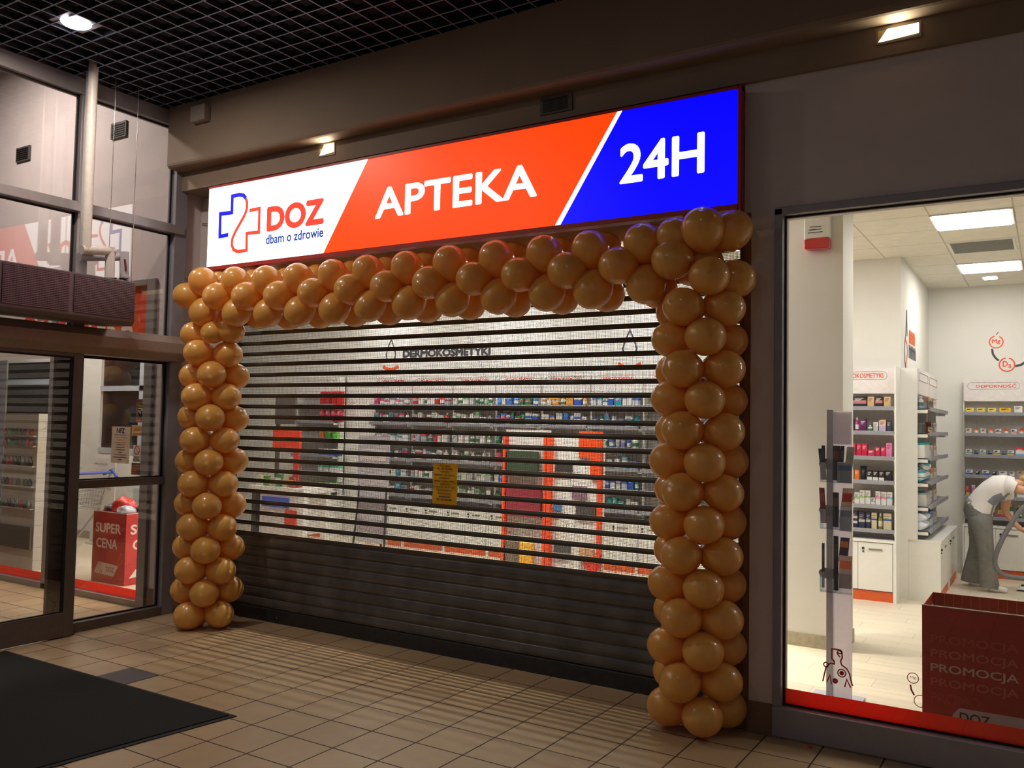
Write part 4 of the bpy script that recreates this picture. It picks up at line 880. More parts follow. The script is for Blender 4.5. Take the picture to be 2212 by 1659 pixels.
wr(-.555, 2.765, .072, .014, 1.8, 7.4); wr(-.445, 2.49, .08, .016, 1.7, 7.6); wr(-.16, 2.62, .075, .015, 1.5, 7.4); wr(-.10, 2.86, .07, .014, 1.5, 7.4)
q.build('coral_rings', CO, t)
q = MB(); q.ribbon([(-.60, 2.685), (-.59, 2.62), (-.565, 2.575), (-.53, 2.54)], .024, YR, YR+.001); q.ribbon([(-.36, 2.47), (-.30, 2.485), (-.24, 2.53)], .026, YR, YR+.001); q.ribbon([(-.555, 2.85), (-.53, 2.885)], .008, YR, YR+.001); q.build('dark_links', DK, t)
text(t, 'lettering', 'Mg', (-.60, -.51, 2.735, 2.80), CO, d=YR, bold=.03); text(t, 'lettering', 'D₃', (-.49, -.40, 2.45, 2.535), CO, d=YR, bold=.03)

# ================================================================== ALARM SIREN ON COLUMN
t = thing('alarm_siren', 'white alarm siren with red lens mounted high on the white column', 'alarm siren', (-1.535, 2.12, 3.2))
q = MB(); q.prism([(-1.63, 3.155), (-1.44, 3.155), (-1.44, 3.34), (-1.455, 3.365), (-1.615, 3.365), (-1.63, 3.34)], 'y', 2.04, 2.119); q.build('housing', mat('siren_white', (238, 238, 236), .3), t, bev=.008)
q = MB(); q.prism([(-1.63, 3.09), (-1.62, 3.075), (-1.45, 3.075), (-1.44, 3.09), (-1.44, 3.15), (-1.49, 3.158), (-1.58, 3.158), (-1.63, 3.15)], 'y', 2.035, 2.118); q.build('red_lens', mat('red_lens', (186, 22, 28), .2, coat=.5), t, bev=.008)
q = MB()
for j in range(3): q.box(-1.60+.006*j, -1.49-.006*j, 2.037, 2.041, 3.20+.022*j, 3.205+.022*j)
q.build('sound_slots', INK, t)

# ================================================================== LEAFLET STAND
t = thing('leaflet_stand', 'grey floor post leaflet stand with clear pockets inside shop window', 'leaflet stand', (-1.185, .86, 0))
PG = mat('stand_grey', (172, 177, 188), .4, .1)
FROST = mat('frosted_panel', (232, 228, 232), .5); nt = FROST.node_tree
tl = nt.nodes.new('ShaderNodeBsdfTranslucent'); tl.inputs[0].default_value = (.85, .82, .85, 1); mx = nt.nodes.new('ShaderNodeMixShader'); mx.inputs[0].default_value = .6
nt.links.new(nt.nodes['Principled BSDF'].outputs[0], mx.inputs[1]); nt.links.new(tl.outputs[0], mx.inputs[2]); nt.links.new(mx.outputs[0], nt.nodes['Material Output'].inputs[0])
MB().box(-1.205, -1.168, .84, .865, 0, 1.80).build('post', PG, t, bev=.002)
MB().box(-1.168, -1.055, .858, .864, 0, 1.79).build('back_panel', FROST, t)
MB().box(-1.163, -1.06, .845, .852, 1.585, 1.785).build('header_card', FROST, t)
MB().box(-1.30, -1.0, .72, .99, 0, .012).build('foot_plate', PG, t)
for zc in (1.46, 1.17, .78):
    q = MB(); n = 20
    vs = [(-1.188+.062*math.cos(2*PI*i/n), .838, zc+.034*math.sin(2*PI*i/n)) for i in range(n)]; q.prism([(v[0], v[2]) for v in vs], 'y', .832, .839); q.build('clip', mat('clip_grey', (140, 146, 158), .35), t)
    q = MB(); q.box(-1.235, -1.232, .80, .88, zc-.11, zc+.02).box(-1.235, -1.14, .80, .803, zc-.11, zc+.01).box(-1.235, -1.14, .80, .88, zc-.113, zc-.11).box(-1.142, -1.139, .80, .88, zc-.11, zc+.02)
    q.box(-1.135, -1.045, .80, .803, zc-.11, zc+.01).box(-1.135, -1.045, .80, .85, zc-.113, zc-.11).build('pocket', ACRYL, t)
def leaf(x0, x1, y, z0, z1, lean, c1, c2, label, fan=0.):
    q = MB(); q.prism([(x0, z0), (x1, z0), (x1+lean, z1), (x0+lean-fan, z1)], 'y', y, y+.006); q.prism([(x0+.004+lean*.6, z0+(z1-z0)*.6), (x1-.004+lean*.6, z0+(z1-z0)*.6), (x1-.004+lean*.85, z0+(z1-z0)*.85), (x0+.004+lean*.85, z0+(z1-z0)*.85)], 'y', y-.0006, y, 1)
    solo(q, 'leaflet', [C(c1), C(c2)], label, 'leaflet', ((x0+x1)/2, y, z0), 'leaflets in the window stand')
leaf(-1.232, -1.20, .822, 1.36, 1.555, -.02, (30, 28, 30), (70, 66, 64), 'black leaflet leaning left of the post, top pocket')
leaf(-1.225, -1.205, .812, 1.36, 1.575, -.004, (24, 24, 28), (60, 56, 60), 'second black leaflet behind post, top pocket')
leaf(-1.163, -1.12, .822, 1.36, 1.575, .0, (46, 32, 26), (96, 60, 40), 'dark brown leaflet right of the post, top pocket')
leaf(-1.128, -1.105, .815, 1.37, 1.575, .012, (26, 24, 26), (90, 84, 70), 'black folded leaflet in middle of the top pocket')
leaf(-1.10, -1.055, .822, 1.37, 1.57, .022, (196, 194, 180), (150, 180, 160), 'pale green and beige leaflet leaning right, top pocket')
leaf(-1.134, -1.05, .81, 1.345, 1.475, .0, (190, 196, 204), (110, 150, 190), 'silver blue leaflet in front of the top pocket')
leaf(-1.232, -1.20, .822, 1.09, 1.31, -.014, (110, 40, 44), (140, 70, 70), 'burgundy leaflet leaning left of the post, middle pocket')
leaf(-1.163, -1.128, .822, 1.07, 1.285, .0, (40, 36, 30), (100, 80, 50), 'dark olive leaflet right of the post, middle pocket')
leaf(-1.125, -1.06, .82, 1.10, 1.315, .022, (216, 196, 178), (190, 60, 40), 'cream leaflet with red top leaning right, middle pocket')
leaf(-1.12, -1.05, .81, 1.05, 1.20, .004, (222, 222, 232), (170, 180, 210), 'white and lilac leaflet in front of the middle pocket')
leaf(-1.228, -1.212, .822, .69, .965, .0, (60, 58, 58), (100, 96, 92), 'thin grey leaflet left of the post, bottom pocket')
leaf(-1.158, -1.13, .822, .68, 1.015, .0, (18, 18, 20), (60, 60, 40), 'tall black leaflet right of the post, bottom pocket')
leaf(-1.128, -1.075, .82, .86, 1.01, .012, (60, 60, 90), (200, 120, 60), 'navy and orange leaflet card, bottom pocket')
leaf(-1.125, -1.05, .812, .70, .90, .004, (206, 196, 202), (214, 120, 90), 'pale mauve leaflet with orange band, bottom pocket')

# ================================================================== PROMOTION BINS
t = thing('promotion_bin', 'open dark red cardboard bin with repeated promotion wording', 'promotion bin', (-.2, .52, 0))
bx0, bx1, by0, by1, bz0, bz1 = -.598, .25, .30, .76, .0, .745
MB().box(bx0, bx1, by0, by0+.006, bz0, bz1).build('front_panel', DKRED, t)
MB().box(bx0, bx0+.006, by0+.006, by1-.006, bz0, bz1).build('side_panel', DKRED, t)
MB().box(bx1-.006, bx1, by0+.006, by1-.006, bz0, bz1).build('side_panel', DKRED, t)
MB().box(bx0, bx1, by1-.006, by1, bz0, bz1).build('back_panel', DKRED, t)
q = MB(); e = .0065
q.box(bx0+e, bx1-e, by0+.0065, by0+.009, .2, bz1-.06).box(bx0+e, bx1-e, by1-.009, by1-.0065, .2, bz1-.07).box(bx0+e, bx0+.009, by0+.01, by1-.01, .2, bz1-.06); q.build('board_lining', mat('raw_board', (170, 160, 120), .8), t)
MB().box(bx0+.007, bx1-.007, by0+.01, by1-.01, .25, .26).build('inner_floor', mat('raw_board', (170, 160, 120)), t)
q = MB(); i = 0
x = bx0+.02
while x < bx1-.02: q.box(x, x+.002, by1-.0075, by1-.0062, bz1-.07, bz1-.004); x += .045
q.build('rim_stripes', C((226, 150, 130)), t)
q = MB(); q.box(bx0-.001, bx1+.001, by0-.001, by0+.007, bz1, bz1+.004).box(bx0-.001, bx0+.007, by0, by1, bz1, bz1+.004).build('pale_rim', C((226, 200, 180)), t)
PC = [(196, 84, 64), (206, 108, 88), (222, 200, 190), (206, 104, 84), (190, 72, 54)]
for i in range(5):
    z = .598-i*.075; s_ = 'PROMO' if i == 4 else 'PROMOCJA'
    text(t, 'promotion_lettering', s_, (-.557, -.557+(.232 if i == 4 else .405), z-.055, z), C(PC[i]), d=by0-.0012, bold=.012)
q = MB(); q.prism([(-.47, .14), (-.06, .14), (-.03, .17), (-.05, .235), (-.42, .235), (-.45, .20)], 'y', by0-.0015, by0-.0005); q.build('white_tag', C((214, 206, 204)), t)
text(t, 'tag_lettering', 'DOZ', (-.42, -.28, .165, .215), INK, d=by0-.002, bold=.01)

t = thing('price_bin', 'red super price cardboard bin filled with packed goods behind left window', 'promotion bin', (-8.0, .7, 0))
lx0, lx1, ly0, ly1, lz = -8.345, -7.80, .50, 1.05, .705
MB().box(lx0, lx1, ly0, ly1, 0, lz).build('body', REDB, t)
q = MB(); q.box(lx0-.002, lx1+.002, ly0-.002, ly0+.004, lz, lz+.008).box(lx1-.004, lx1+.002, ly0, ly1, lz, lz+.008); q.build('pale_rim', C((220, 190, 180)), t)
PW = C((236, 214, 208))
text(t, 'lettering', 'SUPER', (-8.30, -7.88, .50, .60), PW, d=ly0-.001, bold=.03); text(t, 'lettering', 'CENA', (-8.28, -7.93, .345, .445), PW, d=ly0-.001, bold=.03)
text(t, 'side_lettering', 'SUPER', (.55, 1.0, .50, .60), PW, '+x', lx1+.001, .03); text(t, 'side_lettering', 'CENA', (.58, .95, .345, .445), PW, '+x', lx1+.001, .03)
q = MB(); q.prism([(-8.30, .09), (-7.98, .075), (-7.90, .19), (-8.23, .205)], 'y', ly0-.0015, ly0-.0003); q.build('white_tag', C((200, 188, 180)), t)
text(t, 'tag_lettering', 'DOZ', (-8.10, -7.97, .115, .165), C((150, 60, 56)), d=ly0-.002, bold=.02)
q = MB(); q.ribbon([(-8.22, .13), (-8.24, .13), (-8.24, .16), (-8.215, .16), (-8.215, .185), (-8.19, .185), (-8.185, .15), (-8.205, .10), (-8.17, .10), (-8.17, .125), (-8.145, .125)], .005, ly0-.002, ly0-.0014); q.build('tag_emblem', C((110, 70, 90)), t)
q = MB(); q.ribbon([(-7.95, .22), (-7.90, .24), (-7.88, .30), (-7.86, .32), (-7.86, .25), (-7.84, .22), (-7.88, .20), (-7.91, .21)], .006, ly0-.0012, ly0-.0003); q.build('orange_doodle', C((230, 110, 50)), t)
q = MB(); q.prism([(.55, .07), (1.0, .09), (1.0, .21), (.68, .21)], 'x', lx1+.0003, lx1+.0012); q.build('white_side_tag', C((226, 216, 210)), t)
def heap(cx, cy, cz, w, d, h, col, col2, label, seed):
    r2 = random.Random(seed); q = MB(); nu, nv = 14, 6; vs = []
    for j in range(nv+1):
        ph = PI/2*j/nv
        for i in range(nu):
            a = 2*PI*i/nu; k = 1+r2.uniform(-.2, .2)
            vs.append((cx+w/2*math.cos(ph)*math.cos(a)*k, cy+d/2*math.cos(ph)*math.sin(a)*k, cz+h*math.sin(ph)*k))
    fs = [(j*nu+i, j*nu+(i+1) % nu, (j+1)*nu+(i+1) % nu, (j+1)*nu+i) for j in range(nv) for i in range(nu)]
    q.add(vs, fs, 0, True); 
    for i in range(len(q.f)):
        if r2.random() < .25: q.m[i] = 1
    solo(q, 'packed_bag', [C(col, .25), C(col2, .3)], label, 'package', (cx, cy, cz), 'packed goods in the price bin', sub=1)
heap(-8.10, .68, .715, .36, .24, .13, (206, 36, 34), (226, 60, 50), 'crumpled red bag lying on top of the price bin', 1)
heap(-8.22, .62, .715, .18, .16, .06, (34, 34, 40), (90, 90, 96), 'black wrapped pack at left of the price bin', 2)
heap(-7.95, .60, .715, .26, .16, .06, (210, 214, 224), (120, 150, 200), 'white and blue bag at front right of the price bin', 3)
heap(-7.84, .78, .715, .24, .2, .14, (40, 34, 38), (120, 60, 60), 'dark patterned bag at back right of the price bin', 4)

# ================================================================== STICKERS ON THE LOBBY WINDOW
def sheet(name, label, x0, x1, z0, z1, col, y=.010, cat='sticker'):
    t = thing(name, label, cat, ((x0+x1)/2, y, z0)); MB().box(x0, x1, y, y+.0015, z0, z1).build('sheet', C(col, .6), t); return t
t = sheet('security_sticker', 'dark security sticker with shield and panther head on lobby window', -7.01, -6.868, 1.625, 1.835, (110, 90, 84))
q = MB(); q.prism([(-6.985, 1.79), (-6.94, 1.80), (-6.895, 1.79), (-6.892, 1.73), (-6.91, 1.69), (-6.94, 1.665), (-6.97, 1.69), (-6.988, 1.73)], 'y', .0085, .0098); q.build('shield', BLACK, t)
text(t, 'lettering', 'SOLID', (-6.98, -6.90, 1.765, 1.786), C((206, 176, 40)), d=.008, bold=.04)
q = MB(); q.ribbon([(-6.975, 1.75), (-6.94, 1.752), (-6.91, 1.745), (-6.915, 1.735), (-6.935, 1.738), (-6.945, 1.70)], .006, .0075, .0084); q.ribbon([(-6.97, 1.735), (-6.955, 1.71)], .005, .0075, .0084); q.build('panther_line', C((226, 220, 210)), t)
MB().box(-7.01, -6.87, .0085, .0098, 1.627, 1.657).build('red_band', C((206, 40, 44)), t); text(t, 'phone_lettering', '61 847 29 4', (-6.995, -6.885, 1.635, 1.649), C((240, 190, 180)), d=.008)
MB().box(-7.005, -6.87, .0085, .0098, 1.81, 1.832).build('top_band', C((120, 50, 48)), t)
t = sheet('health_fund_notice', 'large beige health fund paper notice on lobby window', -7.355, -7.085, 1.25, 1.583, (214, 200, 180), cat='notice')
text(t, 'heading', 'NFZ', (-7.28, -7.165, 1.525, 1.57), C((60, 56, 76)), d=.009, bold=.02)
for i, (w_, cc) in enumerate([(.18, (150, 144, 150)), (.19, (226, 150, 100)), (.12, (226, 150, 100)), (.16, (226, 150, 100)), (.11, (110, 104, 104)), (.13, (90, 88, 88)), (.14, (90, 88, 88)), (.06, (90, 88, 88)), (.17, (130, 120, 116)), (.20, (130, 120, 116)), (.05, (70, 66, 66))]):
    z = 1.508-i*.0225; MB().box(-7.22-w_/2, -7.22+w_/2, .0088, .0098, z-.003, z+.003).build('print_line', C(cc), t)
t = sheet('monitoring_sticker', 'orange and cream monitored premises sticker below the security sticker', -7.06, -6.87, 1.505, 1.60, (226, 200, 160))
text(t, 'lettering', 'OBIEKT', (-7.05, -6.885, 1.548, 1.588), C((226, 130, 40)), d=.009, bold=.02); MB().box(-7.05, -6.885, .0085, .0098, 1.515, 1.53).build('orange_bar', C((226, 140, 60)), t)
t = sheet('no_smoking_sticker', 'white no smoking sticker with red prohibition ring', -7.03, -6.92, 1.27, 1.42, (222, 212, 200))
q = MB(); q.ribbon([(-6.975+.036*math.cos(2*PI*i/20), 1.375+.036*math.sin(2*PI*i/20)) for i in range(20)], .007, .0085, .0098, 0, True); q.ribbon([(-6.998, 1.398), (-6.952, 1.352)], .006, .0085, .0098); q.build('prohibition_ring', C((206, 66, 50)), t)
text(t, 'lettering', 'ZAKAZ', (-7.015, -6.935, 1.303, 1.322), INK, d=.009, bold=.03); text(t, 'lettering', 'PALENIA', (-7.02, -6.93, 1.28, 1.298), INK, d=.009, bold=.03)
t = sheet('brown_sticker', 'small brown text sticker under the no smoking sticker', -7.045, -6.885, 1.155, 1.262, (128, 62, 42))
for i in range(4): MB().box(-7.03, -6.90-.02*(i % 2), .0088, .0098, 1.235-i*.022, 1.239-i*.022).build('print_line', C((170, 110, 90)), t)

# ================================================================== TROLLEY, COSMETICS RACK, MACHINE BEHIND LEFT WINDOW
t = thing('shopping_trolley', 'wire shopping trolley with blue handle behind the left window', 'trolley', (-9.95, 1.3, 0))
CH = mat('trolley_chrome', (176, 178, 180), .3, .85)
q = MB()
for k in range(7):
    f_ = k/6; z = .56+.30*f_; d = .22+.04*f_; q.tube([(-10.3+.1*f_, 1.3-d, z), (-9.80+.08*f_, 1.3-d, z), (-9.80+.08*f_, 1.3+d, z), (-10.3+.1*f_, 1.3+d, z)], .004, 5)
for k in range(9):
    x = -10.26+.055*k; q.tube([(x+.02, 1.06, .88), (x, 1.09, .56)], .003, 5); q.tube([(x+.02, 1.54, .88), (x, 1.51, .56)], .003, 5)
q.build('basket', CH, t)
for s_ in (-1, 1):
    MB().tube([(-9.66, 1.3+.25*s_, 1.0), (-9.72, 1.3+.25*s_, .88), (-9.86, 1.3+.24*s_, .55), (-9.74, 1.3+.24*s_, .12)], .013, 8).build('leg', CH, t)
    MB().tube([(-9.86, 1.3+.24*s_, .55), (-10.3, 1.3+.2*s_, .12)], .012, 8).build('leg', CH, t)
    for xx, yy in ((-9.745, .24), (-10.3, .2)):
        w = MB().lathe([(0, -.014), (.046, -.014), (.052, -.006), (.052, .006), (.046, .014), (0, .014)], (xx, 1.3+yy*s_, .053), 16, ax='y').build('wheel', C((70, 70, 72)), t)
        MB().box(xx-.02, xx+.02, 1.3+yy*s_-.022, 1.3+yy*s_+.022, .10, .14).build('fork', CH, w)
MB().tube([(-9.66, 1.03, 1.0), (-9.66, 1.57, 1.0)], .016, 10).build('handle', C((52, 78, 170)), t)
for s_ in (-1, 1): MB().tube([(-9.82, 1.3+.26*s_, .97), (-9.66, 1.3+.26*s_, 1.03), (-9.56, 1.3+.26*s_, .95)], .017, 8).build('handle_bracket', C((58, 84, 176)), t)
t = thing('cosmetics_rack', 'tall white nail varnish rack with green decorations behind sliding door', 'display rack', (-9.6, .6, 0))
MB().box(-10.02, -9.35, .46, .95, 0, 1.69).build('cabinet_body', mat('rack_white', (204, 202, 190), .5), t)
q = MB()
for z in (1.60, 1.43, 1.27, .99, .74, .48, .24, .1): q.box(-9.349, -9.348, .46, .95, z, z+.004)
q.build('panel_seams', C((150, 148, 140)), t)
rg2 = random.Random(5)
for r_, (z, h) in enumerate(((1.45, .07), (1.34, .07), (1.12, .10), (.90, .08), (.66, .09))):
    MB().box(-10.0, -9.37, .42, .46, z-.012, z).build('tray', C((190, 188, 180)), t)
    for i in range(8):
        cc = ((190, 80, 50), (70, 140, 140), (60, 130, 80), (70, 120, 70), (110, 60, 80), (60, 80, 110), (214, 90, 70), (140, 40, 40))[i] if r_ < 2 else tuple(rg2.choice(((40, 40, 44), (90, 86, 80), (160, 60, 90), (120, 120, 110), (70, 90, 70))))
        q = MB().lathe([(0, z), (.024, z), (.026, z+h*.6), (.014, z+h*.66), (.012, z+h), (0, z+h)], (-9.96+.075*i, .44, 0), 10)
        solo(q, 'nail_varnish', C(cc, .3), f'small cosmetic bottle, {ORD[i]} from left, {ORD[r_]} tray of the nail rack', 'bottle', (-9.96+.075*i, .44, z), 'bottles on the nail varnish rack')
MB().box(-10.0, -9.37, .43, .46, .22, .46).build('lower_drawer', C((96, 94, 82)), t)
q = MB()
for zc in (1.52, .74):
    vs = []; n = 14
    for i in range(n): a = 2*PI*i/n; vs.append((.72+.14*math.cos(a), zc-.10+.06*math.sin(a)))
    q.prism(vs, 'x', -9.349, -9.335)
q.build('green_leaf', C((96, 170, 60)), t)
MB().box(-9.349, -9.33, .66, .74, 1.13, 1.40).box(-9.349, -9.33, .68, .74, .33, .64).build('leaf_stem', C((140, 150, 130)), t)
text(t, 'script_lettering', 'Zielona', (.50, .90, 1.52, 1.585), C((150, 150, 144)), '+x', -9.3485, 0, ital=.4)
t = thing('body_analyser', 'white rounded machine behind the red price bin', 'machine', (-9.3, 2.0, 0))
q = MB(); q.prism([(-9.75+.0, .0), (-8.95, .0), (-8.95, .85)]+[(-9.35+.40*math.cos(a*PI/10), .85+.24*math.sin(a*PI/10)) for a in range(11)], 'y', 1.9, 2.15); q.build('casing', mat('machine_white', (226, 230, 230), .3), t, bev=.02)
MB().box(-9.7, -9.0, 1.885, 1.9, .50, .80).build('grey_inset', C((190, 200, 202)), t)
t = thing('roll_up_banner', 'tall white premium leaflet banner behind shopping trolley', 'banner', (-10.6, 2.0, 0))
MB().box(-10.75, -10.25, 2.0, 2.01, .02, 1.13).box(-10.78, -10.22, 1.96, 2.06, 0, .03).build('panel', C((222, 218, 212)), t)
text(t, 'lettering', 'PREMIUM', (-10.70, -10.42, 1.04, 1.065), C((140, 136, 136)), d=1.998); text(t, 'script_lettering', 'na wieku', (-10.68, -10.32, .72, .80), C((90, 88, 92)), d=1.998, ital=.35)

# ================================================================== FURNITURE SEEN THROUGH THE SHUTTER
t = thing('brochure_display', 'tiered display with burgundy green and yellow brochures behind shutter', 'display stand', (-4.23, 2.3, 0))
MB().box(-4.48, -4.0, 2.26, 2.30, .28, 1.62).build('back_board', C((206, 200, 200)), t)
MB().box(-4.48, -4.45, 2.2, 2.26, .28, 1.6).box(-4.03, -4.0, 2.2, 2.26, .28, 1.6).build('orange_edge', C((230, 74, 34)), t)
q = MB(); q.prism([(-4.45, .30), (-4.38, .24), (-4.1, .24), (-4.0, .30)], 'y', 2.19, 2.2); q.build('orange_foot_arc', C((216, 66, 46)), t)
MB().box(-4.46, -4.02, 2.1, 2.5, 0, .28).build('base', C((214, 208, 210)), t)
for i, (z0, z1, cc, x1) in enumerate(((1.18, 1.42, (44, 60, 48), -4.1), (.80, 1.06, (124, 30, 48), -4.06), (.34, .56, (92, 78, 66), -4.28), (.34, .56, (232, 164, 50), -4.14))):
    x0 = -4.44 if i < 3 else -4.28; MB().box(x0, x1, 2.21, 2.25, z0, z1).build('brochure_row', C(cc), t)
t = thing('magazine_display', 'white display with orange edges and magazine covers behind shutter', 'display stand', (-3.72, 2.3, 0))
MB().box(-3.99, -3.44, 2.26, 2.30, .28, 1.58).build('back_board', C((216, 210, 206)), t)
MB().box(-3.995, -3.955, 2.2, 2.26, .28, 1.58).box(-3.47, -3.44, 2.2, 2.26, .5, 1.58).build('orange_edge', C((230, 74, 34)), t)
MB().box(-3.68, -3.44, 2.24, 2.258, 1.38, 1.62).box(-3.56, -3.44, 2.24, 2.258, 1.2, 1.38).build('orange_panel', C((232, 72, 30)), t)
q = MB(); q.prism([(-3.62, .40), (-3.52, .34), (-3.44, .40), (-3.44, .52), (-3.62, .46)], 'y', 2.24, 2.258); q.build('red_arc', C((206, 50, 40)), t)
MB().box(-3.97, -3.46, 2.1, 2.5, 0, .28).build('base', C((214, 208, 210)), t)
for i, (x0, x1, z0, z1, cc) in enumerate(((-3.92, -3.75, 1.24, 1.31, (50, 48, 50)), (-3.74, -3.6, 1.0, 1.12, (120, 90, 110)), (-3.70, -3.50, .86, .95, (60, 56, 60)), (-3.93, -3.86, .88, .97, (60, 110, 170)), (-3.92, -3.76, .50, .58, (60, 58, 62)), (-3.66, -3.52, .44, .56, (180, 140, 110)))):
    MB().box(x0, x1, 2.235, 2.259, z0, z1).build('cover', C(cc), t)
t = thing('cash_desk', 'white pharmacy cash desk on black legs behind the shutter', 'counter', (-8.0, 2.7, 0))
MB().box(-8.45, -7.5, 2.6, 3.1, .80, .86).build('worktop', OFFW, t); MB().box(-8.25, -7.6, 2.62, 3.05, .30, .795).build('front_panel', C((216, 212, 208)), t)
MB().box(-8.40, -8.32, 2.62, 2.70, 0, .798).build('leg', BLACK, t); MB().box(-8.40, -8.32, 3.0, 3.08, 0, .798).build('leg', OFFW, t); MB().box(-7.6, -7.52, 2.62, 2.70, 0, .798).build('leg', OFFW, t); MB().box(-7.6, -7.52, 3.0, 3.08, 0, .798).build('leg', OFFW, t)
MB().box(-8.2, -7.75, 2.60, 2.62, .62, .74).build('blue_poster', C((50, 80, 190)), t); MB().box(-7.8, -7.62, 2.60, 2.62, .42, .60).build('red_poster', C((206, 50, 40)), t)
t = thing('price_board', 'orange red hanging price board over the cash desk', 'sign board', (-7.95, 2.75, .86))
MB().box(-8.17, -7.72, 2.72, 2.76, 1.30, 1.58).build('board', C((232, 66, 34)), t); MB().box(-7.82, -7.74, 2.73, 2.75, .87, 1.30).build('post', C((214, 60, 40)), t); MB().box(-7.94, -7.72, 2.725, 2.80, .862, .875).build('foot', C((120, 40, 36)), t)
t = thing('monitor', 'dark computer monitor above the orange price board', 'monitor', (-8.3, 2.95, .86))
MB().box(-8.37, -8.02, 2.93, 2.96, 1.62, 1.95).build('screen', C((86, 82, 76)), t); MB().box(-8.36, -8.31, 2.94, 2.97, .88, 1.62).build('stand', C((70, 66, 62)), t); MB().box(-8.42, -8.22, 2.88, 3.04, .862, .88).build('foot', C((70, 66, 62)), t)
rg3 = random.Random(9)
for i in range(6):
    x = -8.36+.11*i; h = .10+.06*rg3.random()
    solo(MB().box(x, x+.08, 2.66, 2.71, .861, .861+h).box(x, x+.08, 2.6595, 2.6601, .861+h*.3, .861+h*.7, 1), 'leaflet_box', [C(((226, 222, 206), (96, 150, 60), (206, 190, 180), (70, 140, 80), (226, 200, 150), (150, 60, 50))[i]), C(((120, 170, 70), (226, 230, 210), (200, 70, 70), (236, 230, 214), (60, 120, 70), (230, 180, 60))[i])], f'small carton standing on the cash desk, {ORD[i]} from left', 'box', (x+.04, 2.68, .861), 'cartons on the cash desk')
t = thing('easel_stand', 'slim grey easel stand with black feet before the racks', 'easel stand', (-6.95, 3.2, 0))
MB().box(-7.2, -6.72, 3.2, 3.215, .22, 1.5).build('board', C((176, 174, 180)), t)
for x in (-7.17, -6.75): MB().tube([(x, 3.21, .9), (x+(.04 if x > -7 else -.04), 3.14, .01)], .012, 8).build('leg', BLACK, t)
MB().tube([(-6.96, 3.22, .9), (-6.96, 3.42, .01)], .012, 8).build('leg', BLACK, t)
for i, z in enumerate((.35, .62, .9, 1.2)): MB().box(-7.16, -6.76, 3.192, 3.2, z, z+.14).build('leaflet_row', C(((150, 140, 150), (120, 112, 120), (186, 182, 186), (206, 200, 196))[i]), t)

# ================================================================== PERSON VACUUMING
def skinned(name, nodes, edges, root, material, parent, sub=2):
    """nodes: {key: ((x,y,z), (rx, ry))}; one continuous surface from a Skin modifier"""
    keys = list(nodes); me = bpy.data.meshes.new(name); off = base_of(parent) if parent else Vector((0, 0, 0))
    me.from_pydata([tuple(Vector(nodes[k][0])-off) for k in keys], [(keys.index(a), keys.index(b)) for a, b in edges], [])
    o = bpy.data.objects.new(name, me); COL.objects.link(o); o.parent = parent
    m = o.modifiers.new('skin', 'SKIN'); m.use_smooth_shade = True
    sd = me.skin_vertices[0].data
    for i, k in enumerate(keys):
        r = nodes[k][1]; sd[i].radius = r if isinstance(r, tuple) else (r, r); sd[i].use_root = (k == root); sd[i].use_loose = False
    s_ = o.modifiers.new('smooth', 'SUBSURF'); s_.levels = sub; s_.render_levels = sub
    me.materials.append(material); return o
pr = thing('person', 'person in white t-shirt and grey trousers bending forward to vacuum', 'person', (-.6, 5.8, 0))
yn, yf = 5.68, 5.92
N = {
 'pel': ((-.675, 5.80, .845), (.09, .09)), 'sp': ((-.61, 5.80, .985), (.078, .078)), 'ch': ((-.475, 5.80, 1.10), (.09, .08)), 'nb': ((-.345, 5.80, 1.145), (.07, .07)), 'nk': ((-.285, 5.80, 1.145), (.052, .052)), 'hd': ((-.235, 5.80, 1.135), (.06, .06)),
 'hipn': ((-.645, 5.715, .80), (.085, .085)), 'kn': ((-.60, 5.70, .45), (.062, .062)), 'an': ((-.575, 5.70, .09), (.042, .042)), 'bn': ((-.50, 5.695, .042), (.036, .030)), 'tn': ((-.425, 5.69, .032), (.032, .022)),
 'hipf': ((-.66, 5.885, .80), (.085, .085)), 'kf': ((-.69, 5.92, .45), (.062, .062)), 'af': ((-.775, 5.97, .09), (.042, .042)), 'bf': ((-.71, 5.97, .042), (.036, .030)), 'tf': ((-.635, 5.97, .032), (.032, .022)),
 'shn': ((-.40, 5.665, 1.125), (.062, .062)), 'eln': ((-.215, 5.60, 1.075), (.040, .040)), 'wrn': ((-.05, 5.66, .985), (.027, .027)),
 'shf': ((-.41, 5.935, 1.07), (.062, .062)), 'elf': ((-.435, 5.945, .83), (.040, .040)), 'wrf': ((-.325, 5.91, .695), (.028, .028)),
 'hnn': ((-.01, 5.67, .955), (.034, .018)), 'hnf': ((-.285, 5.90, .655), (.034, .018))}
Ed = [('pel', 'sp'), ('sp', 'ch'), ('ch', 'nb'), ('nb', 'nk'), ('nk', 'hd'), ('pel', 'hipn'), ('hipn', 'kn'), ('kn', 'an'), ('an', 'bn'), ('bn', 'tn'), ('pel', 'hipf'), ('hipf', 'kf'), ('kf', 'af'), ('af', 'bf'), ('bf', 'tf'),
      ('ch', 'shn'), ('shn', 'eln'), ('eln', 'wrn'), ('wrn', 'hnn'), ('ch', 'shf'), ('shf', 'elf'), ('elf', 'wrf'), ('wrf', 'hnf')]
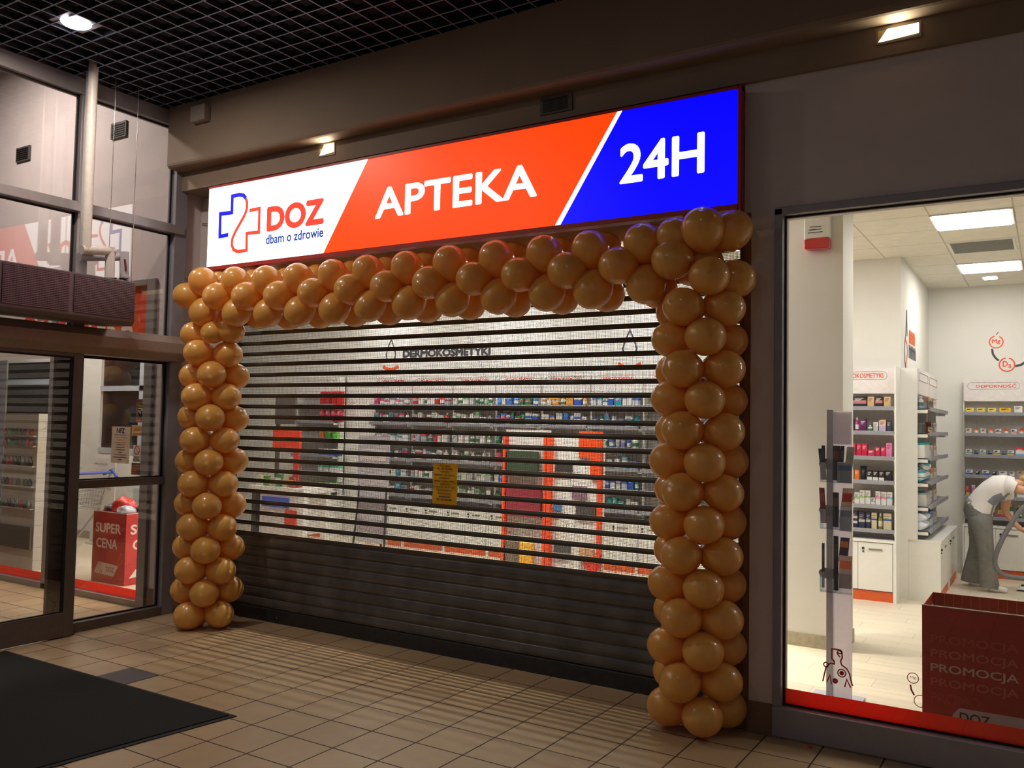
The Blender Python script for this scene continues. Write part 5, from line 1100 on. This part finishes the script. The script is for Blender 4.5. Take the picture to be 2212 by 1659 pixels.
def fingers(h, d, side, key):
    """five separate bent fingers rooted in the palm h; d = pointing direction, side = across the palm"""
    d = Vector(d).normalized(); sd_ = Vector(side).normalized(); nrm = d.cross(sd_).normalized(); h = Vector(h)
    for i, (o_, L_) in enumerate(((-.027, .062), (-.009, .072), (.009, .068), (.026, .052))):
        a = h+sd_*o_+d*.018; b_ = a+d*L_*.45+nrm*.006; c = b_+d*L_*.20+nrm*L_*.34; e_ = c-d*L_*.12+nrm*L_*.26
        ks = [f'{key}{i}{j}' for j in range(4)]
        for k_, p_, r_ in zip(ks, (a, b_, c, e_), (.0095, .009, .0085, .007)): N[k_] = (tuple(p_), (r_, r_))
        Ed.append((key, ks[0])); Ed.extend([(ks[0], ks[1]), (ks[1], ks[2]), (ks[2], ks[3])])
    a = h-sd_*.030-d*.012; b_ = a-sd_*.014+d*.028+nrm*.014; c = b_+d*.016+nrm*.026+sd_*.012
    for k_, p_, r_ in ((key+'t0', a, .012), (key+'t1', b_, .010), (key+'t2', c, .008)): N[k_] = (tuple(p_), (r_, r_))
    Ed.extend([(key, key+'t0'), (key+'t0', key+'t1'), (key+'t1', key+'t2')])
fingers(N['hnn'][0], (.7, .1, -.5), (.1, 1, .1), 'hnn'); fingers(N['hnf'][0], (.7, -.1, -.7), (.1, 1, .0), 'hnf')
body = skinned('body', N, Ed, 'pel', SKIN, pr)
# head: sculpted ovoid with brow, nose, lips, chin; faces down and forward
def head(cx, cy_, cz, pitch):
    bm = bmesh.new(); bmesh.ops.create_uvsphere(bm, u_segments=32, v_segments=24, radius=1)
    Rm = Matrix.Rotation(pitch, 3, 'Y')
    def g_(p, c, s_): return math.exp(-((p.x-c[0])**2+(p.y-c[1])**2+(p.z-c[2])**2)/s_**2)
    for v in bm.verts:
        p = v.co.copy(); q_ = Vector((p.x*.095, p.y*.075, p.z*.115))
        if p.z < 0: q_.y *= 1-.22*p.z*p.z*1.1; q_.x += .010*(-p.z)*max(0, p.x)
        q_.x += .022*g_(p, (1, 0, -.15), .16)+.010*g_(p, (.98, 0, .05), .12)+.007*g_(p, (.9, 0, -.45), .16)+.010*g_(p, (.75, 0, -.78), .2)+.005*(g_(p, (.93, .3, .18), .2)+g_(p, (.93, -.3, .18), .2))
        q_.x -= .008*(g_(p, (.93, .33, .02), .15)+g_(p, (.93, -.33, .02), .15))
        e_ = g_(p, (-.05, 1, -.02), .2)+g_(p, (-.05, -1, -.02), .2); q_.y += math.copysign(.014*e_, p.y)
        v.co = Rm @ q_+Vector((cx, cy_, cz))
    bm.faces.ensure_lookup_table()
    for f_ in bm.faces: f_.smooth = True
    return bm, Rm
hc = (-.155, 5.80, 1.12); PIT = math.radians(58)
bm, Rm = head(*hc, PIT)
me = bpy.data.meshes.new('head'); off = base_of(pr)
for v in bm.verts: v.co -= off
bm.to_mesh(me); bm.free(); ho = bpy.data.objects.new('head', me); COL.objects.link(ho); ho.parent = pr; me.materials.append(SKIN)
def hp(x, y, z): return tuple(Rm @ Vector((x, y, z))+Vector(hc))
for s_ in (-1, 1):
    MB().lathe([(0, -.010), (.007, -.007), (.0095, 0), (.007, .007), (0, .010)], hp(.083, .026*s_, .004), 10).build('eye', mat('eye_dark', (44, 36, 32), .2), pr)
MB().tube([hp(.090, -.020, -.055), hp(.0955, 0, -.054), hp(.090, .020, -.055)], .0045, 6).build('lips', mat('lip', (180, 92, 84), .5), pr)
hm = MB(); vs = []; fs = []; nu, nv = 26, 14
for j in range(nv+1):
    ph = PI*.60*j/nv
    for i in range(nu):
        a = 2*PI*i/nu; fr = max(0, math.cos(a)); ph2 = ph*(1-.42*fr); k = 1.10+.02*math.sin(9*a+3*j)
        vs.append(hp(.101*k*math.sin(ph2)*math.cos(a)-.006, .082*k*math.sin(ph2)*math.sin(a), .120*k*math.cos(ph2)+.004))
fs = [(j*nu+i, j*nu+(i+1) % nu, (j+1)*nu+(i+1) % nu, (j+1)*nu+i) for j in range(nv) for i in range(nu)]
hm.add(vs, fs, 0, True); hm.tube([hp(-.10, 0, .02), hp(-.115, .0, -.05), hp(-.10, 0, -.11)], [.055, .045, .02], 12)
hair = hm.build('hair', mat('blonde_hair', (190, 156, 96), .5, noise=.35, scale=60), pr)
sl = hair.modifiers.new('thick', 'SOLIDIFY'); sl.thickness = .006
TS = mat('white_cotton', (236, 232, 228), .85, noise=.03, bump=.2, scale=60)
def loft(mb, rings, n=20, m=0, cap0=False, cap1=False, wr=0., sd=1):
    """rings: (centre, tilt of the ring's forward half-axis in the xz plane, half depth, half width)"""
    r2 = random.Random(sd); vs = []
    for (c, tl_, a_, b_) in rings:
        for k in range(n):
            t_ = 2*PI*k/n; k2 = 1+wr*math.sin(5*t_+c[2]*40)+r2.uniform(-wr, wr)*.6; u = a_*math.cos(t_)*k2
            vs.append((c[0]+u*math.cos(tl_), c[1]+b_*math.sin(t_)*k2, c[2]+u*math.sin(tl_)))
    fs = [(i*n+k, i*n+(k+1) % n, (i+1)*n+(k+1) % n, (i+1)*n+k) for i in range(len(rings)-1) for k in range(n)]
    if cap0: fs.append(tuple(range(n-1, -1, -1)))
    if cap1: fs.append(tuple((len(rings)-1)*n+k for k in range(n)))
    return mb.add(vs, fs, m, True)
D2 = math.radians
q = MB()
loft(q, [((-.672, 5.80, .850), D2(-32), .150, .178), ((-.655, 5.80, .895), D2(-34), .142, .170), ((-.618, 5.80, .975), D2(-40), .130, .158), ((-.555, 5.80, 1.045), D2(-52), .128, .165), ((-.475, 5.80, 1.09), D2(-64), .142, .180), ((-.405, 5.80, 1.125), D2(-72), .112, .170), ((-.355, 5.80, 1.145), D2(-76), .080, .105), ((-.325, 5.80, 1.150), D2(-78), .062, .066)], wr=.014)
loft(q, [((-.43, 5.70, 1.125), D2(80), .085, .075), ((-.385, 5.650, 1.125), D2(75), .078, .070), ((-.325, 5.625, 1.108), D2(70), .066, .060)], 14, wr=.02, cap0=True)
loft(q, [((-.43, 5.90, 1.10), D2(20), .085, .08), ((-.415, 5.935, 1.05), D2(10), .078, .072), ((-.425, 5.945, .965), D2(4), .070, .066)], 14, wr=.02, cap0=True)
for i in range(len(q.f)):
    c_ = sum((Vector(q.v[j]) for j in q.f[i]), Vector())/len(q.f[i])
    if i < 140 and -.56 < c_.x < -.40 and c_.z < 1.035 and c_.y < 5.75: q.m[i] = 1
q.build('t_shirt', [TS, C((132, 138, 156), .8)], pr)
TRM = mat('grey_cotton_trousers', (122, 122, 116), .85, noise=.12, scale=25, bump=.2)
q = MB()
loft(q, [((-.664, 5.80, .905), D2(-30), .132, .160), ((-.680, 5.80, .86), D2(-26), .142, .172), ((-.682, 5.80, .80), D2(-12), .146, .178), ((-.672, 5.80, .745), D2(-4), .130, .165), ((-.665, 5.80, .70), 0, .09, .12)], cap0=True, cap1=True, wr=.008)
loft(q, [((-.668, 5.725, .83), D2(-8), .125, .100), ((-.650, 5.715, .70), 0, .112, .098), ((-.622, 5.705, .55), 0, .090, .084), ((-.604, 5.70, .44), 0, .078, .076), ((-.592, 5.70, .30), 0, .080, .078), ((-.582, 5.70, .16), 0, .088, .082), ((-.572, 5.70, .045), D2(-6), .098, .086)], cap0=True, wr=.012)
loft(q, [((-.678, 5.875, .83), D2(-8), .125, .100), ((-.680, 5.885, .70), 0, .110, .098), ((-.688, 5.905, .55), 0, .088, .084), ((-.700, 5.92, .44), 0, .078, .076), ((-.730, 5.945, .30), 0, .080, .078), ((-.758, 5.96, .16), 0, .088, .082), ((-.770, 5.967, .045), D2(-6), .098, .086)], cap0=True, wr=.012, sd=4)
q.build('trousers', TRM, pr)
for nm, (x, y) in (('shoe', (-.575, 5.70)), ('shoe', (-.775, 5.97))):
    skinned(nm, {'h': ((x-.02, y, .042), (.042, .042)), 'm': ((x+.06, y, .040), (.042, .038)), 't': ((x+.145, y-.005, .032), (.040, .030)), 'e': ((x+.175, y-.006, .028), (.026, .022))}, [('h', 'm'), ('m', 't'), ('t', 'e')], 'm', mat('white_shoe_leather', (232, 230, 226), .5), pr)
# vacuum cleaner hose and floor head
t = thing('vacuum_hose', 'thick grey vacuum hose looping down before the bending person', 'hose', (-.4, 5.55, .24))
path = [(.02, 5.64, .97), (-.12, 5.62, .99), (-.24, 5.58, .93), (-.33, 5.54, .80), (-.42, 5.50, .63), (-.485, 5.48, .47), (-.51, 5.48, .36), (-.495, 5.48, .28), (-.44, 5.48, .225), (-.36, 5.48, .205), (-.2, 5.48, .20), (.0, 5.5, .17), (.2, 5.6, .10), (.4, 5.8, .05)]
pp = []
for i in range(len(path)-1):
    p0, p1, p2, p3 = (Vector(path[max(0, i-1)]), Vector(path[i]), Vector(path[i+1]), Vector(path[min(len(path)-1, i+2)]))
    for k in range(12):
        u = k/12; pp.append(.5*((2*p1)+(p2-p0)*u+(2*p0-5*p1+4*p2-p3)*u*u+(3*p1-p0-3*p2+p3)*u**3))
MB().tube(pp, [.024+(.002 if i % 2 else -.001) for i in range(len(pp))], 12).build('hose', mat('hose_grey', (104, 104, 106), .5), t)
t = thing('vacuum_cleaner', 'white and black vacuum floor head beside the person', 'vacuum cleaner', (-.2, 6.0, 0))
MB().prism([(-.34, .004), (-.06, .004), (-.08, .04), (-.18, .062), (-.30, .045)], 'y', 5.93, 6.06).build('head_body', C((226, 224, 218)), t, bev=.006)
MB().box(-.33, -.07, 5.925, 6.065, .002, .014).build('brush', BLACK, t); MB().box(-.29, -.24, 5.96, 6.03, .045, .062).build('pedal', BLACK, t)
MB().tube([(-.15, 5.99, .05), (-.02, 5.8, .55), (.02, 5.70, .93)], .016, 10).build('wand', mat('bright_steel', (190, 184, 178)), t)
